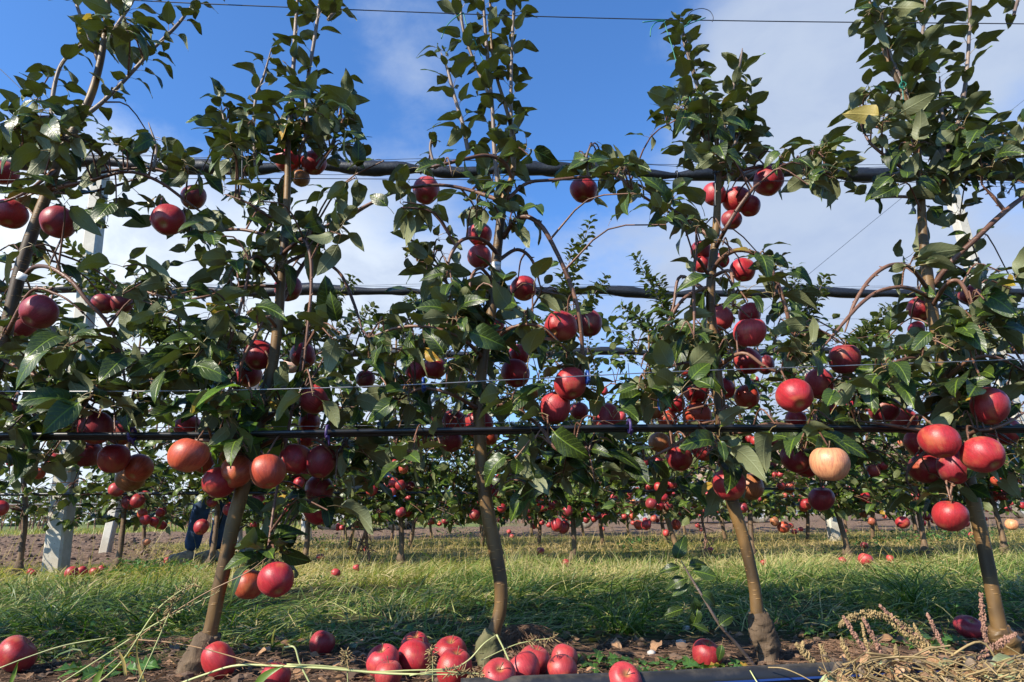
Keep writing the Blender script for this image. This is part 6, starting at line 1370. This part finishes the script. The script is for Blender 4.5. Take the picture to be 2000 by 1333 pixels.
for i, (x, y, k, s) in enumerate(((1985,1305,'p',.07),(1975,1285,'p',.05),(1655,1335,'b',.05),(1640,1325,'p',.05),(1960,1330,'b',.05),(1715,1300,'p',.03),(1860,1290,'p',.03))):
    p = np.array(P(x, y, 1.38)); o = leaf_obj('withered_leaf', FLP if k == 'p' else FLM, (p, frame((random.uniform(-1, 1), -0.3, 0.1), (0.1, -0.8, 0.9)), s, i), None, (0, 0, 0)); tag(o, ('pale' if k == 'p' else 'brown')+' withered leaf in the straw heap, '+['broad one at the right edge', 'narrow one near the right edge', 'at its left foot', 'at its upper left end', 'near the lower right corner', 'under the pink spikes', 'in front of the thin leaning spike'][i], 'leaf', 'withered leaves on the straw heap')
L = []
for _ in range(160):
    x = random.uniform(1620, 2060); y = random.uniform(1290, 1350); p = np.array(P(x, y, random.uniform(1.3, 1.45))); p[2] = max(p[2], 0.006); L.append((p, frame(rand_dir(-60, 60), leaf_normal(None, 0.9)), random.uniform(0.012, 0.045), random.randrange(8)))
o = join_leaves('withered_bits', L, LT, 'leaf_dead', None, (0, 0, 0)); tag(o, 'crumpled withered bits mixed into the straw heap', 'litter', None, 'stuff')
# dead vine stalks hanging in the second row
for (pts, lab) in (([(690,1100),(705,1060),(722,1020),(728,1005)], 'leaning reddish dead vine left of the golden trunked second row tree'), ([(722,1100),(716,1060),(714,1030),(705,1015)], 'dark twisted dead weed in the second row left of centre'), ([(1375,1090),(1378,1050),(1372,1020),(1370,990)], 'withered climber on a trunk right of the left leaning tree')):
    b = Buf(); b.tube([tuple(P(x, y, Y2+0.15)) for x, y in pts], 0.010, 6, 4, 0.3)
    for _ in range(14):
        p = np.array(P(*random.choice(pts), Y2+0.15)); b.tube([tuple(p), tuple(p+rand_dir(-80, 20)*0.06), tuple(p+rand_dir(-80, 10)*0.12)], 0.003, 4, 2)
    o = b.build('dead_vine', M['dead_wood']); tag(o, lab, 'dead vine', 'dead vines in the rows behind')

# ------------------------------------------------------------------ person
def skin_body(name, verts, edges, radii, m, parent, root=0, sub=2):
    me = bpy.data.meshes.new(name); me.from_pydata(verts, edges, []); o = link(name, me, parent)
    sk = o.modifiers.new('skin', 'SKIN'); sk.use_smooth_shade = True
    for i, r in enumerate(radii): me.skin_vertices[0].data[i].radius = (r, r) if not isinstance(r, tuple) else r
    me.skin_vertices[0].data[root].use_root = True
    sb = o.modifiers.new('sub', 'SUBSURF'); sb.levels = sub; sb.render_levels = sub; me.materials.append(m); return o
def person():
    Yp = 5.25; f1 = G(368, 1108); f2 = G(404, 1098); Yp = f1.y
    root = empty('person', (f1.x+0.05, f1.y, 0)); L = Vector(root.location)
    def q(px, z, dy=0.0):
        # world point at height z under pixel column px, on the person's plane
        d = ray(px, 1000); t = Yp/d.y; return (CAMP.x+d.x*t, Yp+dy, z)
    hip = Vector(q(462, 0.90)); hl = hip+Vector((-0.09, -0.04, -0.03)); hr = hip+Vector((0.09, 0.05, -0.03))
    al = Vector(q(381, 0.11)); ar = Vector(q(413, 0.11, 0.14)); kl = Vector(q(404, 0.50, -0.08)); kr = Vector(q(436, 0.50, 0.05))
    ch = hip+Vector((0.14, -0.05, 0.36)); nk = hip+Vector((0.24, -0.06, 0.50)); hd = nk+Vector((0.10, -0.04, 0.13)); sl_ = nk+Vector((-0.03, -0.18, -0.04)); sr_ = nk+Vector((-0.03, 0.18, -0.04))
    el_ = sl_+Vector((0.13, -0.08, -0.22)); wl = el_+Vector((0.20, 0.02, 0.06)); er_ = sr_+Vector((0.15, 0.0, -0.20)); wr = er_+Vector((0.18, -0.04, 0.08))
    P_ = [hip, hl, kl, al, hr, kr, ar, (hip+ch)/2, ch, nk, sl_, el_, wl, sr_, er_, wr, nk+Vector((0.05, -0.02, 0.06))]
    V = [tuple(v-L) for v in P_]; E = [(0, 1), (1, 2), (2, 3), (0, 4), (4, 5), (5, 6), (0, 7), (7, 8), (8, 9), (9, 16), (9, 10), (10, 11), (11, 12), (9, 13), (13, 14), (14, 15)]
    Rr = [.11, .085, .055, .045, .085, .055, .045, .135, .15, .07, .07, .05, .035, .07, .05, .035, .05]
    body = skin_body('body', V, E, Rr, M['jacket'], root)
    jv = [tuple(v-L) for v in (hip, hl, kl, al, hr, kr, ar)]; skin_body('jeans', jv, [(0, 1), (1, 2), (2, 3), (0, 4), (4, 5), (5, 6)], [.130, .098, .070, .060, .098, .070, .060], M['jeans'], root)
    for a, dx in ((al, 0), (ar, 1)):
        o_ = a-L; skin_body('shoe', [tuple(o_+Vector((0.03, 0.02, -0.01))), tuple(o_+Vector((0.0, 0.0, -0.045))), tuple(o_+Vector((-0.08, -0.04, -0.055))), tuple(o_+Vector((-0.14, -0.06, -0.06)))], [(0, 1), (1, 2), (2, 3)], [.062, .062, .052, .040], M['shoe'], root)
    h = hd-L; skin_body('head', [tuple(h+Vector((-0.02, 0, -0.08))), tuple(h), tuple(h+Vector((0.02, 0, 0.05))), tuple(h+Vector((0.09, -0.01, -0.01))), tuple(h+Vector((0.06, 0, -0.07)))], [(0, 1), (1, 2), (1, 3), (1, 4)], [.055, .085, .075, .02, .035], M['skin'], root)
    skin_body('hair', [tuple(h+Vector((-0.03, 0, 0.01))), tuple(h+Vector((0.0, 0, 0.06)))], [(0, 1)], [.09, .085], M['hair'], root)
    for wv, ev in ((wl, el_), (wr, er_)):
        d = (wv-ev).normalized(); b0 = wv-L; s = Vector((0, 1, 0)); up = d.cross(s).normalized()
        vs_ = [b0-d*0.02, b0+d*0.045]; ed = [(0, 1)]; rd = [.026, .034]
        for k, (off, ln) in enumerate(((-.03, .07), (-.01, .08), (.01, .075), (.03, .06))):
            i0 = len(vs_); vs_ += [b0+d*0.08+s*off, b0+d*(0.08+ln*0.5)+s*off*1.1+up*0.012, b0+d*(0.08+ln*0.85)+s*off*1.1+up*0.035]; ed += [(1, i0), (i0, i0+1), (i0+1, i0+2)]; rd += [.010, .009, .007]
        i0 = len(vs_); vs_ += [b0+d*0.03-s*0.045+up*0.01, b0+d*0.06-s*0.06+up*0.03]; ed += [(0, i0), (i0, i0+1)]; rd += [.012, .009]
        skin_body('hand', [tuple(v) for v in vs_], ed, rd, M['skin'], root, 0, 1)
    b = Buf(); b.tube([tuple(hip+Vector((0.02, -0.16, 0.05))), tuple(hip+Vector((0.03, -0.20, -0.25))), tuple(hip+Vector((-0.05, -0.20, -0.62)))], 0.008, 6, 4); b.build('strap', M['blackmetal'], root)
    tag(root, 'person in dark blue jeans bending behind the second front tree, only legs showing', 'person')
person()

# ------------------------------------------------------------------ machinery and bins far behind
def wheel(c, rad, wd, parent, tm='rubber', lugs=0, name='wheel'):
    c = Vector(c); w_ = empty(name, (0, 0, 0)); w_.parent = parent; w_.location = c-Vector(parent.location); b = Buf(); prof = [(0.62, -0.5), (0.9, -0.55), (1.0, -0.4), (1.0, 0.4), (0.9, 0.55), (0.62, 0.5)]; n = 28; V = []
    for i in range(n):
        a = 2*math.pi*i/n
        for r_, y_ in prof: V.append((math.cos(a)*r_*rad, y_*wd, math.sin(a)*r_*rad))
    k = len(prof); F = [(i*k+j, ((i+1) % n)*k+j, ((i+1) % n)*k+(j+1) % k, i*k+(j+1) % k) for i in range(n) for j in range(k)]; b.add(V, F)
    for i in range(lugs):
        a = 2*math.pi*i/lugs; m_ = Matrix.Rotation(-a, 4, 'Y') @ Matrix.Rotation(0.4 if i % 2 else -0.4, 4, 'X'); b.box((math.cos(a)*rad*1.0, (0.22 if i % 2 else -0.22)*wd, math.sin(a)*rad*1.0), (0.06*rad*2, wd*0.55, 0.06*rad*2), m_)
    t = b.build('tyre', M[tm], None, True); t.parent = w_
    b = Buf(); b.tube([(0, -wd*0.30, 0), (0, -wd*0.22, 0), (0, wd*0.3, 0)], [rad*0.60, rad*0.63, rad*0.63], 24, 1); b.tube([(0, -wd*0.5, 0), (0, -wd*0.2, 0)], [rad*0.16, rad*0.2], 12, 1)
    for i in range(6): a = i*math.pi/3; b.tube([(math.cos(a)*rad*0.36, -wd*0.36, math.sin(a)*rad*0.36), (math.cos(a)*rad*0.36, -wd*0.2, math.sin(a)*rad*0.36)], rad*0.09, 8, 1)
    r_ = b.build('rim', M['rim'], None, False); r_.parent = w_; return w_
def gat(px, Y): d = ray(px, 1020); t = Y/d.y; return d.x*t
def bin_trailer(xa, xb, Y, label, wheels, nb, tm='dusty'):
    root = empty('trailer', ((xa+xb)/2, Y, 0)); tag(root, label, 'trailer', 'trailers carrying bins behind the orchard')
    b = Buf(); b.box(((xa+xb)/2, Y-0.7, 0.30), (xb-xa, 0.08, 0.12)); b.box(((xa+xb)/2, Y+0.7, 0.30), (xb-xa, 0.08, 0.12))
    for i in range(5): b.box((xa+(xb-xa)*(i+0.5)/5, Y, 0.30), (0.08, 1.32, 0.10))
    b.build('chassis', M['steel'], root, False)
    for x in wheels: wheel((x, Y-0.85, 0.33), 0.33, 0.2, root, tm)
    wdt = (xb-xa)/nb
    for i in range(nb):
        x = xa+wdt*(i+0.5); bn = empty('harvest_bin', (x, Y, 0.365)); tag(bn, 'grey slatted harvest bin on the %s, %s' % ('left trailer' if nb == 4 else 'right trailer', nth(i, nb)), 'bin', 'grey slatted bins on the trailers'); W_, D_, H_ = wdt*0.96, 1.2, 0.72
        q = Buf(); q.box((x, Y, 0.375+0.06), (W_, D_, 0.02)); 
        for sx in (-1, 0, 1): q.box((x+sx*(W_/2-0.06), Y, 0.395), (0.10, D_, 0.055))
        q.build('base', M['crate'], bn, False)
        for sx in (-1, 1):
            for sy in (-1, 1): q = Buf(); q.box((x+sx*(W_/2-0.025), Y+sy*(D_/2-0.025), 0.45+H_/2), (0.05, 0.05, H_)); q.build('corner_post', M['crate'], bn, False)
        ns = 9
        for k in range(ns): q = Buf(); q.box((x-W_/2+0.08+(W_-0.16)*k/(ns-1), Y-D_/2+0.012, 0.45+H_/2), (0.045, 0.02, H_-0.10)); q.build('slat', M['crate'], bn, False)
        q = Buf()
        for zz in (0.47, 0.45+H_/2, 0.43+H_): q.box((x, Y-D_/2+0.035, zz), (W_-0.1, 0.022, 0.05)); q.box((x, Y+D_/2-0.015, zz), (W_-0.1, 0.022, 0.22))
        q.build('rail', M['crate'], bn, False)
YT = 19.5
bin_trailer(gat(1190, YT), gat(1492, YT), YT, 'left bin trailer behind the rows, right of the pale wheel', (gat(1460, YT), gat(1240, YT)), 4)
bin_trailer(gat(1515, YT), gat(2090, YT), YT, 'right bin trailer behind the rows, with a dusty wheel showing', (gat(1727, YT), gat(1595, YT), gat(1960, YT)), 7)
def tractor():
    Y = 17.5; x0 = gat(665, Y); root = empty('tractor', (x0, Y, 0)); tag(root, 'blue tractor with lugged black tyres glimpsed through the rows left of centre', 'tractor')
    for dy in (-0.7, 0.7): wheel((x0, Y+dy, 0.62), 0.62, 0.36, root, 'rubber', 26)
    for dy in (-0.6, 0.6): wheel((x0+1.55, Y+dy, 0.38), 0.38, 0.24, root, 'rubber', 20)
    b = Buf(); b.box((x0+1.15, Y, 0.98), (1.5, 0.55, 0.50), bev=0.08); b.box((x0+1.3, Y, 0.62), (1.2, 0.35, 0.3)); b.build('bonnet', M['bluepaint'], root, False)
    b = Buf(); b.box((x0, Y-0.65, 1.28), (1.0, 0.35, 0.06), bev=0.05); b.box((x0, Y+0.65, 1.28), (1.0, 0.35, 0.06), bev=0.05); b.build('mudguard', M['bluepaint'], root, False)
    b = Buf(); b.box((x0, Y, 0.75), (0.9, 0.5, 0.4)); b.box((x0-0.05, Y, 1.05), (0.4, 0.45, 0.12)); b.box((x0-0.25, Y, 1.28), (0.08, 0.45, 0.40)); b.build('seat', M['blackmetal'], root, False)
    b = Buf(); b.tube([(x0+0.45, Y, 1.15), (x0+0.30, Y, 1.42)], 0.02, 6, 1); b.tube([(x0+0.30+0.17*math.sin(q)*0.4, Y+0.17*math.cos(q), 1.42+0.17*math.sin(q)*0.9) for q in np.linspace(0, 6.28, 14)], 0.015, 6, 1); b.build('steering_wheel', M['blackmetal'], root)
    b = Buf(); b.tube([(x0-0.35, Y-0.4, 1.2), (x0-0.38, Y-0.4, 2.0), (x0-0.38, Y+0.4, 2.0), (x0-0.35, Y+0.4, 1.2)], 0.03, 8, 4); b.build('roll_bar', M['blackmetal'], root)
tractor()
def pale_wheel():
    Y = 15.5; x = gat(1130, Y); root = empty('bin_cart', (x, Y, 0)); wheel((x, Y-0.4, 0.34), 0.34, 0.22, root, 'dusty'); wheel((x, Y+0.4, 0.34), 0.34, 0.22, root, 'dusty')
    b = Buf(); b.tube([(x, Y-0.3, 0.34), (x, Y+0.3, 0.34)], 0.035, 8, 1); b.build('axle', M['steel'], root); b = Buf(); b.box((x-0.5, Y, 0.62), (1.7, 0.7, 0.08)); b.build('deck', M['steel'], root, False)
    b = Buf(); b.tube([(x-0.42, Y-0.42, 0.5), (x-0.3, Y-0.42, 0.74), (x, Y-0.42, 0.84), (x+0.3, Y-0.42, 0.74), (x+0.42, Y-0.42, 0.5)], 0.035, 8, 4); b.build('fender', M['rim'], root)
    tag(root, 'small cart with a pale dusty wheel behind a straight second row trunk', 'cart')
pale_wheel()
def frame_thing():
    Y = 11.8; root = empty('pump_frame', (gat(523, Y), Y, 0)); xs_ = [gat(v, Y) for v in (519, 527, 540)]
    for x in xs_[:2]: b = Buf(); b.tube([(x, Y, 0.05), (x, Y, 1.1)], 0.03, 10, 1); b.build('upright', M['blackmetal'], root)
    b = Buf(); b.tube([(xs_[1]+0.03, Y, 0.1), (xs_[1]+0.06, Y-0.03, 0.5), (xs_[1]-0.02, Y, 1.0)], 0.018, 8, 4); b.build('hose', M['hose'], root)
    for z in (0.18, 0.72): b = Buf(); b.box(((xs_[0]+xs_[1])/2, Y-0.02, z), (0.20, 0.08, 0.04)); b.build('clamp', M['galv'], root, False)
    b = Buf(); b.box(((xs_[0]+xs_[1])/2, Y, 0.03), (0.5, 0.4, 0.05)); b.build('foot_plate', M['blackmetal'], root, False)
    tag(root, 'black upright pipe frame with pale clamps behind the second front trunk', 'pipe frame')
frame_thing()
# ------------------------------------------------------------------ nursery of young trees far left
def nursery():
    L = []
    for _ in range(9000):
        Y = random.choice((25.0, 27.5, 31.0))+random.gauss(0, 0.25); x = random.uniform(-30, 5); z = 0.45+abs(random.gauss(0.6, 0.42))
        if z > 1.9: continue
        L.append((np.array([x, Y, z]), frame(rand_dir(-60, 50), leaf_normal(None, 0.7)), random.uniform(0.10, 0.17), random.randrange(5)))
    o = join_leaves('nursery_foliage', L, LT_FAR, 'leaf_far', None, (0, 0, 0)); tag(o, 'hazy green foliage of the young tree nursery far left', 'foliage', None, 'stuff')
    b = Buf()
    for _ in range(320):
        Y = random.choice((25.0, 27.5)); x = random.uniform(-28, 4); l = random.uniform(-0.12, 0.12); b.tube([(x, Y, 0), (x+l, Y, 0.55), (x+l*1.5, Y, 1.3)], [0.028, 0.02, 0.01], 4, 1, cap=False)
    o = b.build('nursery_stems', M['dead_wood']); tag(o, 'row of thin dark stems under the nursery foliage', 'stems', None, 'stuff')
    for zz in (0.62, 0.85): 
        b = Buf(); b.tube([(-30, 24.7, zz), (6, 24.7, zz)], 0.02, 6, 1); o = b.build('nursery_hose', M['hose']); tag(o, 'black %s line strung along the nursery stems' % ('upper' if zz > 0.7 else 'lower'), 'hose', None)
nursery()
# far trees on the horizon
def treeline():
    L = []
    for _ in range(9000):
        a = random.uniform(-1.2, 1.2); d = random.uniform(70, 80); x, y = math.sin(a)*d, math.cos(a)*d; h = 1.6+1.2*float(vnoise(np.array([x]), np.array([y]), 7.0, 77)[0])
        L.append((np.array([x, y, random.uniform(0, 1)*h*1.6]), frame(rand_dir(-60, 50), leaf_normal(None, 0.7)), random.uniform(0.4, 0.8), random.randrange(5)))
    o = join_leaves('treeline', L, LT_FAR, 'leaf_far', None, (0, 0, 0)); tag(o, 'low far trees along the horizon', 'trees', None, 'stuff')
treeline()
